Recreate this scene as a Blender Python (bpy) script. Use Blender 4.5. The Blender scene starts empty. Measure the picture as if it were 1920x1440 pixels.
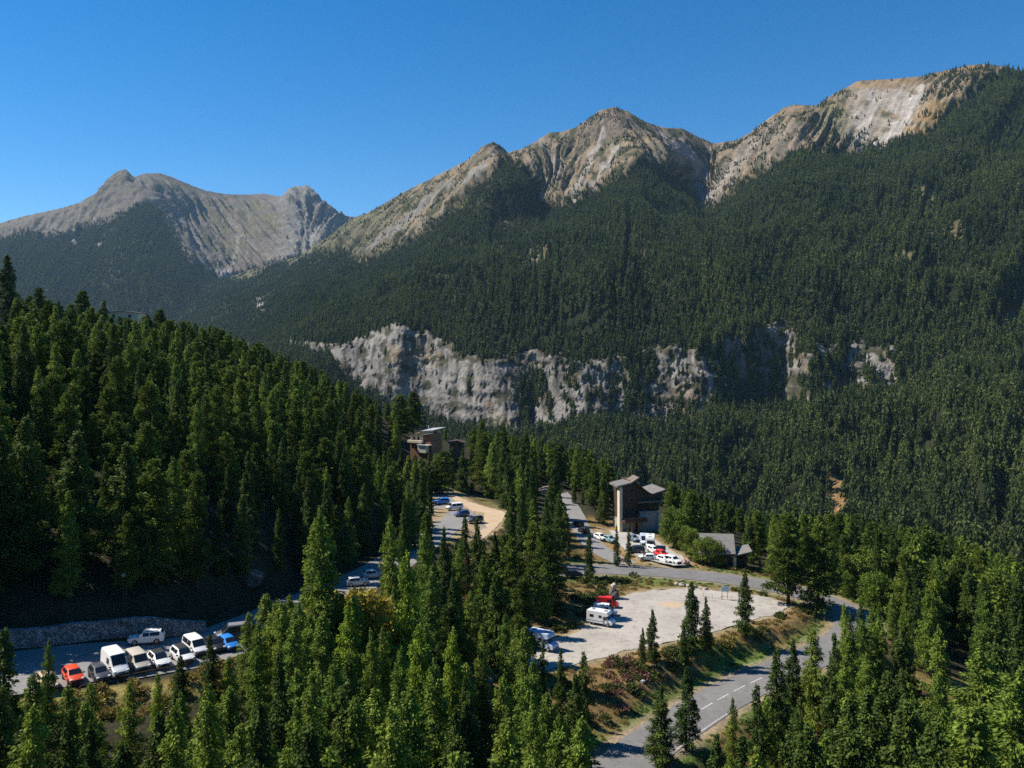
import bpy, bmesh, math, random
import numpy as np
from mathutils import Vector, Matrix

# ------------------------------------------------------------------ camera, sky, sun, exposure
SC = bpy.context.scene
COL = SC.collection
F, CX, HY = 1600.0, 960.0, 640.0          # focal length in pixels, centre column, horizon row of the 1920x1440 photo
cam_d = bpy.data.cameras.new("camera")
cam_d.sensor_width = 36.0
cam_d.lens = F / 1920 * 36.0
cam_d.shift_y = -(720 - HY) / 1920
cam_d.clip_start, cam_d.clip_end = 1.0, 30000.0
cam = bpy.data.objects.new("camera", cam_d)
COL.objects.link(cam)
cam.location = (0, 0, 0)
cam.rotation_euler = (math.radians(90), 0, 0)
SC.camera = cam

SUN_EL, SUN_BACK = 47.0, -13.0             # the sun stands on the left, a little beyond the camera's own line
world = bpy.data.worlds.new("World")
SC.world = world
world.use_nodes = True
wn = world.node_tree.nodes; wl = world.node_tree.links
for n in list(wn): wn.remove(n)
sky = wn.new("ShaderNodeTexSky"); sky.sky_type = 'NISHITA'; sky.sun_disc = False
sky.sun_elevation = math.radians(SUN_EL); sky.sun_rotation = math.radians(270 - SUN_BACK)
sky.altitude = 1800; sky.air_density = 1.0; sky.dust_density = 0.0; sky.ozone_density = 3.0
hs = wn.new("ShaderNodeHueSaturation"); hs.inputs['Saturation'].default_value = 1.40; hs.inputs['Value'].default_value = 1.0
bg = wn.new("ShaderNodeBackground"); bg.inputs['Strength'].default_value = 0.09
wo = wn.new("ShaderNodeOutputWorld")
wl.new(sky.outputs[0], hs.inputs['Color']); wl.new(hs.outputs[0], bg.inputs[0]); wl.new(bg.outputs[0], wo.inputs[0])

sun_d = bpy.data.lights.new("sun", 'SUN'); sun_d.energy = 5.0; sun_d.angle = math.radians(0.53); sun_d.color = (1.0, 0.93, 0.82)
sun = bpy.data.objects.new("sun", sun_d); COL.objects.link(sun)
el, bk = math.radians(SUN_EL), math.radians(SUN_BACK)
SUNV = Vector((-math.cos(bk) * math.cos(el), -math.sin(bk) * math.cos(el), math.sin(el)))
sun.rotation_euler = SUNV.to_track_quat('Z', 'Y').to_euler()
sun.location = (-300, -60, 200)

SC.view_settings.view_transform = 'Standard'; SC.view_settings.look = 'None'
SC.view_settings.exposure = 0.66; SC.view_settings.gamma = 1.0
SC.render.engine = 'CYCLES'
SC.cycles.max_bounces = 5; SC.cycles.diffuse_bounces = 2; SC.cycles.glossy_bounces = 2
SC.cycles.transmission_bounces = 2; SC.cycles.volume_bounces = 0; SC.cycles.transparent_max_bounces = 4
SC.cycles.use_denoising = False; SC.cycles.use_adaptive_sampling = False

# ------------------------------------------------------------------ helpers
rng = np.random.default_rng(7)
random.seed(7)

def P(px, py, Y): return ((px - CX) / F * Y, Y, -(py - HY) / F * Y)
def proj(x, y, z): return CX + F * x / y, HY - F * z / y
def sstep(a, b, x):
    t = np.clip((x - a) / (b - a), 0, 1); return t * t * (3 - 2 * t)

_perm = np.random.default_rng(11).permutation(256); _perm = np.concatenate([_perm, _perm, _perm])
_g = np.random.default_rng(12).normal(size=(256, 3)); _g /= np.linalg.norm(_g, axis=1)[:, None]
def pnoise(x, y, z):
    x, y, z = np.broadcast_arrays(*[np.asarray(a, float) for a in (x, y, z)])
    xi, yi, zi = np.floor(x).astype(int), np.floor(y).astype(int), np.floor(z).astype(int)
    xf, yf, zf = x - xi, y - yi, z - zi
    f = lambda t: t * t * t * (t * (t * 6 - 15) + 10)
    u, v, w = f(xf), f(yf), f(zf)
    xi &= 255; yi &= 255; zi &= 255
    def g(i, j, k):
        h = _perm[_perm[_perm[xi + i] + yi + j] + zi + k]
        gr = _g[h]
        return gr[..., 0] * (xf - i) + gr[..., 1] * (yf - j) + gr[..., 2] * (zf - k)
    L = lambda a, b, t: a + (b - a) * t
    return 1.5 * L(L(L(g(0,0,0), g(1,0,0), u), L(g(0,1,0), g(1,1,0), u), v), L(L(g(0,0,1), g(1,0,1), u), L(g(0,1,1), g(1,1,1), u), v), w)
def fbm(x, y, z, o=4, gain=.5):
    s = 0; a = 1; t = 0
    for i in range(o):
        s = s + a * pnoise(x + 17.3 * i, y + 5.1 * i, z + 9.7 * i); t += a
        a *= gain; x, y, z = x * 2.03, y * 2.03, z * 2.03
    return s / t
def ridged(x, y, z, o=4, gain=.5):
    s = 0; a = 1; t = 0
    for i in range(o):
        s = s + a * (1 - 2 * np.abs(pnoise(x + 7.3 * i, y + 3.1 * i, z + 1.7 * i))); t += a
        a *= gain; x, y, z = x * 2.07, y * 2.07, z * 2.07
    return s / t

class TPS:                                 # smooth surface through scattered control values
    def __init__(self, pts, vals, scale, lam=1e-4):
        self.p = np.asarray(pts, float) / scale; self.s = scale
        n = len(self.p)
        d = np.linalg.norm(self.p[:, None] - self.p[None], axis=2)
        A = np.zeros((n + 3, n + 3)); A[:n, :n] = self.k(d) + lam * np.eye(n)
        A[:n, n] = 1; A[:n, n + 1:] = self.p; A[n, :n] = 1; A[n + 1:, :n] = self.p.T
        self.w = np.linalg.solve(A, np.concatenate([vals, np.zeros(3)]))
    @staticmethod
    def k(d): return np.where(d > 1e-9, d * d * np.log(np.maximum(d, 1e-9)), 0)
    def __call__(self, x, y):
        sh = np.shape(x); q = np.stack([np.ravel(x), np.ravel(y)], 1) / self.s
        out = np.empty(len(q)); n = len(self.p)
        for a in range(0, len(q), 20000):
            b = q[a:a + 20000]
            d = np.sqrt(((b[:, None] - self.p[None]) ** 2).sum(2))
            out[a:a + 20000] = self.k(d) @ self.w[:n] + self.w[n] + b @ self.w[n + 1:]
        return out.reshape(sh)

def tag(o, label=None, cat=None, group=None, kind=None):
    if label: o['label'] = label
    if cat: o['category'] = cat
    if group: o['group'] = group
    if kind: o['kind'] = kind
    return o

def np_mesh(name, V, Fc, mat=None, smooth=False, cols=None, tint=None, mats=None, midx=None):
    V = np.asarray(V, np.float32); Fc = np.asarray(Fc, np.int32)
    m = bpy.data.meshes.new(name)
    m.vertices.add(len(V)); m.vertices.foreach_set('co', V.ravel())
    k = Fc.shape[1]
    m.loops.add(Fc.size); m.loops.foreach_set('vertex_index', Fc.ravel())
    m.polygons.add(len(Fc)); m.polygons.foreach_set('loop_start', np.arange(0, Fc.size, k, dtype=np.int32))
    m.polygons.foreach_set('use_smooth', np.full(len(Fc), smooth))
    for q in (mats or ([mat] if mat else [])): m.materials.append(q)
    if midx is not None: m.polygons.foreach_set('material_index', np.asarray(midx, np.int32))
    if cols is not None:
        a = m.color_attributes.new('zone', 'FLOAT_COLOR', 'POINT')
        a.data.foreach_set('color', np.concatenate([cols, np.ones((len(cols), 1))], 1).astype(np.float32).ravel())
    if tint is not None:
        a = m.attributes.new('tint', 'FLOAT', 'POINT'); a.data.foreach_set('value', np.asarray(tint, np.float32))
    m.update(calc_edges=True)
    return m

def link(name, mesh, parent=None):
    o = bpy.data.objects.new(name, mesh); COL.objects.link(o)
    if parent is not None: o.parent = parent
    return o

def grid_faces(nr, nc):
    i = np.arange((nr - 1) * (nc - 1)); r, c = i // (nc - 1), i % (nc - 1)
    a = r * nc + c
    return np.stack([a, a + 1, a + nc + 1, a + nc], 1)

# ------------------------------------------------------------------ materials
def mat_new(name):
    m = bpy.data.materials.new(name); m.use_nodes = True
    nt = m.node_tree; nt.nodes.clear()
    out = nt.nodes.new('ShaderNodeOutputMaterial'); b = nt.nodes.new('ShaderNodeBsdfPrincipled')
    nt.links.new(b.outputs[0], out.inputs[0])
    return m, nt, b, out

def mat_plain(name, col, rough=.6, metal=0.0, var=.15, scale=3.0, spec=.4, coat=0.0, bump=0.0):
    m, nt, b, out = mat_new(name)
    tc = nt.nodes.new('ShaderNodeTexCoord')
    n = nt.nodes.new('ShaderNodeTexNoise'); n.inputs['Scale'].default_value = scale; n.inputs['Detail'].default_value = 5
    nt.links.new(tc.outputs['Object'], n.inputs['Vector'])
    r = nt.nodes.new('ShaderNodeMapRange'); r.inputs[1].default_value = .3; r.inputs[2].default_value = .7
    r.inputs[3].default_value = 1 - var; r.inputs[4].default_value = 1 + var
    nt.links.new(n.outputs[0], r.inputs[0])
    mx = nt.nodes.new('ShaderNodeVectorMath'); mx.operation = 'SCALE'; mx.inputs[0].default_value = col[:3]
    nt.links.new(r.outputs[0], mx.inputs['Scale']); nt.links.new(mx.outputs[0], b.inputs['Base Color'])
    b.inputs['Roughness'].default_value = rough; b.inputs['Metallic'].default_value = metal
    b.inputs['Specular IOR Level'].default_value = spec
    if coat: b.inputs['Coat Weight'].default_value = coat
    if bump:
        bp = nt.nodes.new('ShaderNodeBump'); bp.inputs['Strength'].default_value = bump; bp.inputs['Distance'].default_value = .05
        nt.links.new(n.outputs[0], bp.inputs['Height']); nt.links.new(bp.outputs[0], b.inputs['Normal'])
    return m

def mat_zone(name, noise_sizes, amount=.35, rough=.95, bump=0.0, bump_dist=1.0):
    """ground and rock: the zone colour of each vertex broken up by fractal noise at several real sizes (metres)"""
    m, nt, b, out = mat_new(name)
    at = nt.nodes.new('ShaderNodeVertexColor'); at.layer_name = 'zone'
    tc = nt.nodes.new('ShaderNodeTexCoord'); prev = at.outputs[0]; last = None
    for s in noise_sizes:
        n = nt.nodes.new('ShaderNodeTexNoise'); n.inputs['Scale'].default_value = 1.0 / s
        n.inputs['Detail'].default_value = 6; n.inputs['Roughness'].default_value = .65
        nt.links.new(tc.outputs['Object'], n.inputs['Vector'])
        r = nt.nodes.new('ShaderNodeMapRange'); r.inputs[1].default_value = .3; r.inputs[2].default_value = .7
        r.inputs[3].default_value = 1 - amount; r.inputs[4].default_value = 1 + amount
        nt.links.new(n.outputs[0], r.inputs[0])
        v = nt.nodes.new('ShaderNodeVectorMath'); v.operation = 'SCALE'
        nt.links.new(prev, v.inputs[0]); nt.links.new(r.outputs[0], v.inputs['Scale']); prev = v.outputs[0]; last = n
    nt.links.new(prev, b.inputs['Base Color']); b.inputs['Roughness'].default_value = rough
    b.inputs['Specular IOR Level'].default_value = .1
    if bump:
        bp = nt.nodes.new('ShaderNodeBump'); bp.inputs['Strength'].default_value = bump; bp.inputs['Distance'].default_value = bump_dist
        nt.links.new(last.outputs[0], bp.inputs['Height']); nt.links.new(bp.outputs[0], b.inputs['Normal'])
    return m

def mat_foliage(name, c0, c1, transl=.25, tone=False):
    """needles and leaves: each tree its own green between c0 and c1, each spray a little lighter or darker"""
    m, nt, b, out = mat_new(name)
    oi = nt.nodes.new('ShaderNodeObjectInfo')
    ramp = nt.nodes.new('ShaderNodeMix'); ramp.data_type = 'RGBA'
    ramp.inputs[6].default_value = (*c0, 1); ramp.inputs[7].default_value = (*c1, 1)
    if tone:                                # stands of darker and lighter trees: the tone each tree carries
        ta = nt.nodes.new('ShaderNodeAttribute'); ta.attribute_type = 'INSTANCER'; ta.attribute_name = 'tone'
        ad = nt.nodes.new('ShaderNodeMath'); ad.operation = 'MULTIPLY_ADD'; ad.inputs[1].default_value = .35; ad.use_clamp = True
        nt.links.new(oi.outputs['Random'], ad.inputs[0]); nt.links.new(ta.outputs['Fac'], ad.inputs[2]); nt.links.new(ad.outputs[0], ramp.inputs[0])
    else: nt.links.new(oi.outputs['Random'], ramp.inputs[0])
    at = nt.nodes.new('ShaderNodeAttribute'); at.attribute_name = 'tint'
    r = nt.nodes.new('ShaderNodeMapRange'); r.inputs[3].default_value = .55; r.inputs[4].default_value = 1.5
    nt.links.new(at.outputs['Fac'], r.inputs[0])
    v = nt.nodes.new('ShaderNodeVectorMath'); v.operation = 'SCALE'
    nt.links.new(ramp.outputs[2], v.inputs[0]); nt.links.new(r.outputs[0], v.inputs['Scale'])
    nt.links.new(v.outputs[0], b.inputs['Base Color'])
    b.inputs['Roughness'].default_value = .7; b.inputs['Specular IOR Level'].default_value = .15
    tr = nt.nodes.new('ShaderNodeBsdfTranslucent'); nt.links.new(v.outputs[0], tr.inputs[0])
    ms = nt.nodes.new('ShaderNodeMixShader'); ms.inputs[0].default_value = transl
    nt.links.new(b.outputs[0], ms.inputs[1]); nt.links.new(tr.outputs[0], ms.inputs[2]); nt.links.new(ms.outputs[0], out.inputs[0])
    return m

M_BARK = mat_plain("bark", (.09, .065, .045), .95, var=.4, scale=8, spec=.1)
M_BARK_GREY = mat_plain("grey_bark", (.16, .14, .12), .95, var=.4, scale=8, spec=.1)
M_SPRUCE = mat_foliage("spruce_needles", (.044, .076, .014), (.088, .128, .022))
M_LARCH = mat_foliage("larch_needles", (.110, .175, .024), (.185, .240, .032), .3)
M_PINE = mat_foliage("pine_needles", (.055, .090, .014), (.130, .170, .024))
M_LEAF = mat_foliage("broad_leaves", (.10, .155, .022), (.165, .21, .032), .3)
M_BRIGHT = mat_foliage("young_larch_needles", (.17, .25, .022), (.23, .31, .03), .3)
M_GOLD = mat_foliage("golden_leaves", (.30, .25, .035), (.36, .30, .05), .3)
M_DEAD = mat_foliage("dead_needles", (.16, .085, .03), (.20, .11, .04), .1)
M_FAR = mat_foliage("far_needles", (.018, .036, .012), (.105, .130, .028), .2, True)
# ------------------------------------------------------------------ far trees and scattering
def far_tree(name, seed, H=1.0, R=.2, n=150, base=.05, cw=.05, cl=.16, round_=.8):
    r = np.random.default_rng(seed)
    u = 1 - np.sqrt(r.random(n)) * .98
    rad = R * (1 - u) ** round_ * (.35 + .65 * np.sqrt(r.random(n))) * (1 + .25 * np.sin(u * 40 + seed))
    az = r.random(n) * 2 * math.pi
    p = np.stack([np.cos(az) * rad, np.sin(az) * rad, base + u * (1 - base) * H], 1)
    d = np.stack([np.cos(az) * .6, np.sin(az) * .6, -.75 * np.ones(n)], 1) + r.normal(size=(n, 3)) * .3
    d /= np.linalg.norm(d, axis=1)[:, None]
    w = np.cross(d, r.normal(size=(n, 3))); w /= np.linalg.norm(w, axis=1)[:, None]
    s = (.6 + .8 * r.random(n))[:, None] * (1 - .5 * u)[:, None]
    V = np.stack([p + w * cw * s, p - w * cw * s, p + d * cl * s], 1).reshape(-1, 3)
    Fc = np.arange(3 * n).reshape(-1, 3)
    t = np.repeat(r.random(n) * .7 + .3 * u, 3)
    # slim stem up the middle closes the top
    k = len(V); V = np.concatenate([V, [[-.02, -.01, 0], [.02, -.01, 0], [0, .02, 0], [0, 0, H]]])
    Fc = np.concatenate([Fc, [[k, k + 1, k + 3], [k + 1, k + 2, k + 3], [k + 2, k, k + 3]]]); t = np.concatenate([t, [.4] * 4])
    return bpy.data.objects.new(name, np_mesh(name, V, Fc, M_FAR, tint=t))

def proto_col(name, objs):
    c = bpy.data.collections.new(name)
    for o in objs: c.objects.link(o)
    return c

def scatter(name, pts, scl, rz, idx, coll, label, cat, tone=None):
    """ONE object of countless small things: a point for each, the shapes of coll set on the points"""
    m = bpy.data.meshes.new(name); pts = np.asarray(pts, np.float32)
    m.vertices.add(len(pts)); m.vertices.foreach_set('co', pts.ravel())
    a = m.attributes.new('scl', 'FLOAT_VECTOR', 'POINT'); a.data.foreach_set('vector', np.asarray(scl, np.float32).ravel())
    a = m.attributes.new('rz', 'FLOAT_VECTOR', 'POINT'); e = np.zeros((len(pts), 3), np.float32); e[:, 2] = rz
    a.data.foreach_set('vector', e.ravel())
    a = m.attributes.new('pick', 'INT', 'POINT'); a.data.foreach_set('value', np.asarray(idx, np.int32))
    if tone is not None:
        a = m.attributes.new('tone', 'FLOAT', 'POINT'); a.data.foreach_set('value', np.asarray(tone, np.float32))
    o = link(name, m)
    g = bpy.data.node_groups.new(name + '_scatter', 'GeometryNodeTree')
    g.interface.new_socket('Geometry', in_out='INPUT', socket_type='NodeSocketGeometry')
    g.interface.new_socket('Geometry', in_out='OUTPUT', socket_type='NodeSocketGeometry')
    N, Lk = g.nodes, g.links
    gi, go = N.new('NodeGroupInput'), N.new('NodeGroupOutput')
    ci = N.new('GeometryNodeCollectionInfo'); ci.inputs['Collection'].default_value = coll
    ci.inputs['Separate Children'].default_value = True; ci.inputs['Reset Children'].default_value = True
    ip = N.new('GeometryNodeInstanceOnPoints'); ip.inputs['Pick Instance'].default_value = True
    def attr(nm, t):
        n = N.new('GeometryNodeInputNamedAttribute'); n.data_type = t; n.inputs['Name'].default_value = nm
        return [s for s in n.outputs if s.enabled and s.name == 'Attribute'][0]
    Lk.new(gi.outputs[0], ip.inputs['Points']); Lk.new(ci.outputs[0], ip.inputs['Instance'])
    Lk.new(attr('pick', 'INT'), ip.inputs['Instance Index'])
    er = N.new('FunctionNodeEulerToRotation'); Lk.new(attr('rz', 'FLOAT_VECTOR'), er.inputs[0]); Lk.new(er.outputs[0], ip.inputs['Rotation'])
    Lk.new(attr('scl', 'FLOAT_VECTOR'), ip.inputs['Scale'])
    Lk.new(ip.outputs[0], go.inputs[0])
    md = o.modifiers.new('scatter', 'NODES'); md.node_group = g
    return tag(o, label, cat, kind='stuff')

# ------------------------------------------------------------------ the two massifs
def interp(tab, x):
    t = np.asarray(tab, float); return np.interp(x, t[:, 0], t[:, 1])

def massif_surface(px, sil, bottom, nrows, ctrl, sfun=None):
    nc = len(px)
    t = np.linspace(0, 1, nrows)[:, None]
    top = interp(sil, px)[None]
    py = bottom + (top - bottom) * t
    PX = np.repeat(px[None], nrows, 0)
    c = np.array(ctrl, float)
    cy = sfun(c[:, 0], c[:, 1]) if sfun else c[:, 1]
    f = TPS(np.stack([c[:, 0], cy], 1), np.log(c[:, 2]), 400.0, 1e-3)
    Y = np.exp(f(PX, sfun(PX, py) if sfun else py))
    Y = np.maximum.accumulate(Y, axis=0) + np.arange(nrows)[:, None] * .02
    return PX, py, Y

def normals(G):
    du = np.gradient(G, axis=1); dv = np.gradient(G, axis=0)
    n = np.cross(du, dv); n /= np.linalg.norm(n, axis=2)[..., None] + 1e-9
    flip = n[..., 2:3] < 0
    return np.where(flip, -n, n)

def seg_dist(px, py, line):
    d = np.full(np.shape(px), 1e9)
    for (a, b), (c, e) in zip(line[:-1], line[1:]):
        vx, vy = c - a, e - b; L = vx * vx + vy * vy
        t = np.clip(((px - a) * vx + (py - b) * vy) / L, 0, 1)
        d = np.minimum(d, np.hypot(px - a - t * vx, py - b - t * vy))
    return d
def blob(px, py, cx, cy, rx, ry): return 1 - sstep(.55, 1.15, np.hypot((px - cx) / rx, (py - cy) / ry))
def lerp3(a, b, w): return a + (np.asarray(b) - a) * w[..., None]

# --- near massif on the right, cliffs along its foot
SIL1 = [(60,640),(150,612),(300,570),(400,530),(480,503),(560,482),(610,448),(660,410),(690,400),(760,360),(830,325),(880,300),(905,275),(925,267),(940,276),(952,288),(985,278),(1030,250),(1055,248),(1080,240),(1100,227),(1125,209),(1150,202),(1175,209),(1210,230),(1240,240),(1280,243),(1310,258),(1335,270),(1380,265),(1410,248),(1440,225),(1470,203),(1490,198),(1530,200),(1560,180),(1610,153),(1680,149),(1730,144),(1770,134),(1820,124),(1850,122),(1890,128),(1920,135),(2010,118),(2300,90)]
CT = [(0,640),(500,640),(560,640),(640,648),(690,625),(740,608),(800,622),(850,650),(900,680),(950,668),(1000,655),(1050,668),(1100,680),(1160,662),(1240,650),(1300,655),(1380,622),(1470,598),(1520,648),(1600,640),(1700,655),(1800,665),(2300,665)]
CB = [(0,645),(500,646),(560,654),(615,664),(640,704),(700,742),(760,766),(830,790),(900,806),(1000,816),(1100,792),(1250,788),(1400,765),(1600,745),(1700,725),(1760,690),(1800,672),(2300,668)]
def s1(px, py):                            # squeezes the cliff band: there the depth hardly changes
    a, b = interp(CT, px), interp(CB, px)
    h = np.where(py < a, py, np.where(py > b, py - .74 * (b - a), a + .26 * (py - a)))
    return h
CTRL1 = [(60,640,5600),(150,612,5400),(300,570,5200),(480,503,4700),(560,482,4400),(660,410,3900),(760,360,3500),(925,267,3050),(952,288,3120),(1030,250,3000),(1150,202,2900),(1240,240,2920),(1335,270,2980),(1410,248,2850),(1530,200,2650),(1680,149,2550),(1850,122,2350),(2010,118,2250),(2300,90,2100),
 (950,310,2700),(950,380,2350),(890,360,2720),(880,440,2350),(1010,390,2640),(940,445,2450),(780,450,2850),(700,480,3050),(620,490,3350),
 (1140,260,2780),(1100,350,2620),(1060,390,2430),(1200,305,2430),(1190,370,2130),(1130,320,2650),(1260,280,2740),(1300,340,2700),(1330,390,2440),(1345,330,2760),(1420,300,2560),(1390,360,2310),(1500,280,2250),(1560,250,2420),(1620,220,2420),(1650,275,2150),(1740,262,2050),(1800,200,2180),(1750,180,2350),(1850,220,2050),(1920,200,2100),
 (1300,420,2150),(1240,450,1900),(1100,460,1850),(960,500,1900),(800,520,2100),(650,560,2500),(500,570,3200),(400,580,3700),(200,620,4200),
 (1500,420,1720),(1700,420,1550),(1900,400,1500),(2200,400,1450),
 (1000,560,1500),(1200,560,1380),(1400,540,1350),(1700,530,1280),(1950,530,1220),(750,575,1700),(600,600,2000),
 (740,610,1480),(640,648,1600),(560,640,1850),(900,680,1300),(1100,680,1220),(1250,650,1190),(1380,622,1180),(1520,648,1120),(1700,655,1080),(1950,660,1030),
 (640,690,1570),(760,748,1440),(900,788,1275),(1000,800,1230),(1250,770,1170),(1400,750,1150),(1600,745,1090),(1700,725,1060),
 (500,760,1750),(700,850,1300),(1000,870,1050),(1300,850,980),(1600,830,900),(1900,800,850),
 (600,1000,1100),(1000,1000,860),(1400,980,780),(1800,950,700),(2200,900,650),(800,1160,820),(1200,1160,700),(1600,1100,600),(1900,1080,560),(2200,1060,520),(200,900,2000),(300,1160,1500)]
px1 = np.arange(60, 2300, 2.3)
PX, PY, YY = massif_surface(px1, SIL1, 1160.0, 440, CTRL1, s1)
G = np.stack([(PX - CX) / F * YY, YY, -(PY - HY) / F * YY], 2)
TL1 = [(0,540),(480,520),(520,500),(560,487),(600,468),(640,474),(690,494),(760,455),(820,424),(870,374),(910,332),(950,304),(985,326),(1010,366),(1022,395),(1060,392),(1100,380),(1150,344),(1200,309),(1250,326),(1290,352),(1312,386),(1345,395),(1400,347),(1440,326),(1500,279),(1560,294),(1620,287),(1680,266),(1740,262),(1780,216),(1820,186),(1855,140),(1885,125),(1930,130),(2010,112),(2300,80)]
n1 = fbm(PX / 60, PY / 60, 0, 4)
TLW = interp(TL1, PX) + 20 * n1 + 12 * fbm(PX / 11, PY / 11, 3, 3)
forest = sstep(-3, 3, PY - TLW)
a, b = interp(CT, PX), interp(CB, PX)
band = sstep(-8, 8, PY - a + 26 * fbm(PX / 22, 0, 5, 4)) * sstep(-8, 8, b - PY + 34 * fbm(PX / 30, 3, 8, 4)) * sstep(3, 14, b - a)
band_r = band.copy()
X, Z = G[..., 0], G[..., 2]
# rock comes through in ragged ribs, more broken towards the right
brk = fbm(X / 45, Z / 130, YY / 300, 4) + .6 * fbm(X / 16, Z / 34, 2, 3) - .20 * sstep(1000, 1200, PX) + .17 * blob(PX, PY, 1430, 645, 70, 70) + .13 * blob(PX, PY, 1600, 690, 130, 70) + .20
cliff = band * sstep(-.10, .06, brk + .22 * (1 - sstep(900, 1120, PX)))
N = normals(G)
SK1 = [(560,1.2),(690,1.2),(890,1.),(950,.0),(1000,-.3),(1060,.5),(1150,.2),(1200,-.7),(1320,-.8),(1336,0),(1352,.75),(1500,.7),(1650,.5),(1740,.8),(1850,.5)]   # gullies run down the fall line on either side of each spur
U = PX + interp(SK1, PX) * (PY - interp(SIL1, PX)) + 5 * fbm(PX / 30, PY / 30, 2, 3)
gul = ridged(U / 30, PY / 190, 1, 4)
fine = ridged(U / 11, PY / 60, 4, 4, .6)
grit = ridged(U / 5, PY / 13, 7, 3, .6)
gulf = ridged(X / 210 + .8 * fbm(X / 300, Z / 300, 3, 2), Z / 700, YY / 900, 4)
rough = fbm(X / 260, YY / 260, Z / 260, 4)
edge = sstep(0, 40, PY - interp(SIL1, PX))
amp_rock = (1 - forest) * (1 - band)
away = np.maximum(sstep(5, 80, a - PY), sstep(5, 70, PY - b)) * sstep(0, 90, np.abs(PY - TLW) * (PY > TLW))
disp = amp_rock * edge * (30 * (gul - .2) + 14 * fine + 6 * grit) * (1 - .7 * blob(PX, PY, 1660, 210, 110, 85)) + forest * (1 - band) * away * (26 * (gulf - .25) + 34 * rough + 46 * (ridged(U / 95, PY / 500, 3, 3) - .25))
disp += amp_rock * (1 - edge) * (5 * fine)
wx = X + 16 * fbm(X / 60, Z / 35, 4, 3)
rib = ridged(wx / 62, Z / 170, YY / 300, 6, .62); crack = ridged(wx / 14, Z / 60, YY / 80, 5, .65)
disp_c = band * (17 * rib + 8 * crack + 15 * fbm(X / 120, Z / 110, 3, 4) + 5 * pnoise(X / 50, Z / 13, 2))
G2 = G + N * disp[..., None]
out = np.stack([-X / np.hypot(X, YY), -YY / np.hypot(X, YY), 0 * X], 2)
G2 = G2 + out * disp_c[..., None]
# colours of bare ground, scree, grass and rock
def rockzone(PX, PY, X, Y, Z, gul, fine, U):
    nA = fbm(X / 210, Y / 260, Z / 190, 5); nB = fbm(X / 70, Y / 90, Z / 60, 5)
    c = np.zeros(PX.shape + (3,)) + np.array([.30, .205, .115])
    c = lerp3(c, [.22, .165, .11], sstep(-.15, .25, nA))                 # grey brown rock
    c = lerp3(c, [.235, .165, .085], sstep(.02, .22, nB) * .8)           # dry grass
    c = lerp3(c, [.075, .08, .035], sstep(.0, .22, -nB - .3 * nA) * .85)  # green grass, juniper
    c = lerp3(c, [.33, .27, .20], sstep(.15, .45, fine) * .5)          # bare ribs
    vg = fbm(U / 13, PY / 34, 6, 5) + .12 * gul; c = lerp3(c, [.36, .31, .25], sstep(.1, .5, -gul) * .55); c = lerp3(c, [.05, .06, .025], sstep(.06, .2, vg) * .85)
    return c
C1 = rockzone(PX, PY, X, YY, Z, gul, fine, U)
w = fbm(X / 30, Z / 200, 4, 4)
C1 = lerp3(C1, [.10, .11, .055], (1 - sstep(660, 860, PX + 40 * n1)) * .6)
for cx, cy, rx, ry, col, k in [(1655,205,70,62,(.40,.35,.29),.9),(1700,215,40,70,(.44,.395,.34),.8),(1610,250,50,45,(.33,.30,.26),.7),(1740,235,55,40,(.30,.20,.09),.9),(1560,235,40,50,(.20,.18,.09),.8),(1450,270,60,60,(.33,.27,.23),.5),(1470,215,60,20,(.30,.22,.13),.7),(1660,158,90,14,(.30,.20,.10),.8),(1800,140,60,20,(.28,.19,.09),.8),(1330,368,34,32,(.36,.32,.30),.95),(1150,212,40,14,(.30,.22,.14),.7),(1145,245,60,30,(.17,.14,.12),.6)]:
    C1 = lerp3(C1, col, k * blob(PX, PY, cx, cy, rx, ry) * sstep(-.45, .15, w))
for line, wd, col in [([(1142,255),(1128,290),(1104,335),(1082,385)],7,(.40,.36,.32)),([(1165,285),(1140,320),(1112,372)],5,(.38,.34,.31)),([(1235,255),(1275,290),(1310,330),(1332,375)],9,(.36,.31,.29)),([(1420,275),(1385,320),(1350,372)],12,(.33,.29,.24)),([(1728,170),(1705,215),(1670,260),(1640,275)],11,(.52,.47,.42)),([(1640,180),(1630,220),(1612,262)],10,(.40,.36,.32)),([(930,290),(915,320),(880,350)],6,(.30,.28,.25)),([(1020,270),(1050,330),(1020,385)],6,(.27,.25,.21)),([(850,350),(770,420),(690,480)],7,(.27,.25,.22))]:
    d = seg_dist(PX + 6 * w * 3, PY, line)
    C1 = lerp3(C1, col, (1 - sstep(wd * .5, wd * 1.3, d)) * .85)
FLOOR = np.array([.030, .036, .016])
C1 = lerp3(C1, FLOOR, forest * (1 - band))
C1 = lerp3(C1, [.10, .10, .04], forest * (1 - band) * sstep(.3, .55, -fbm(X / 110, YY / 130, 2, 4)))
clear = np.zeros(PX.shape)
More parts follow.
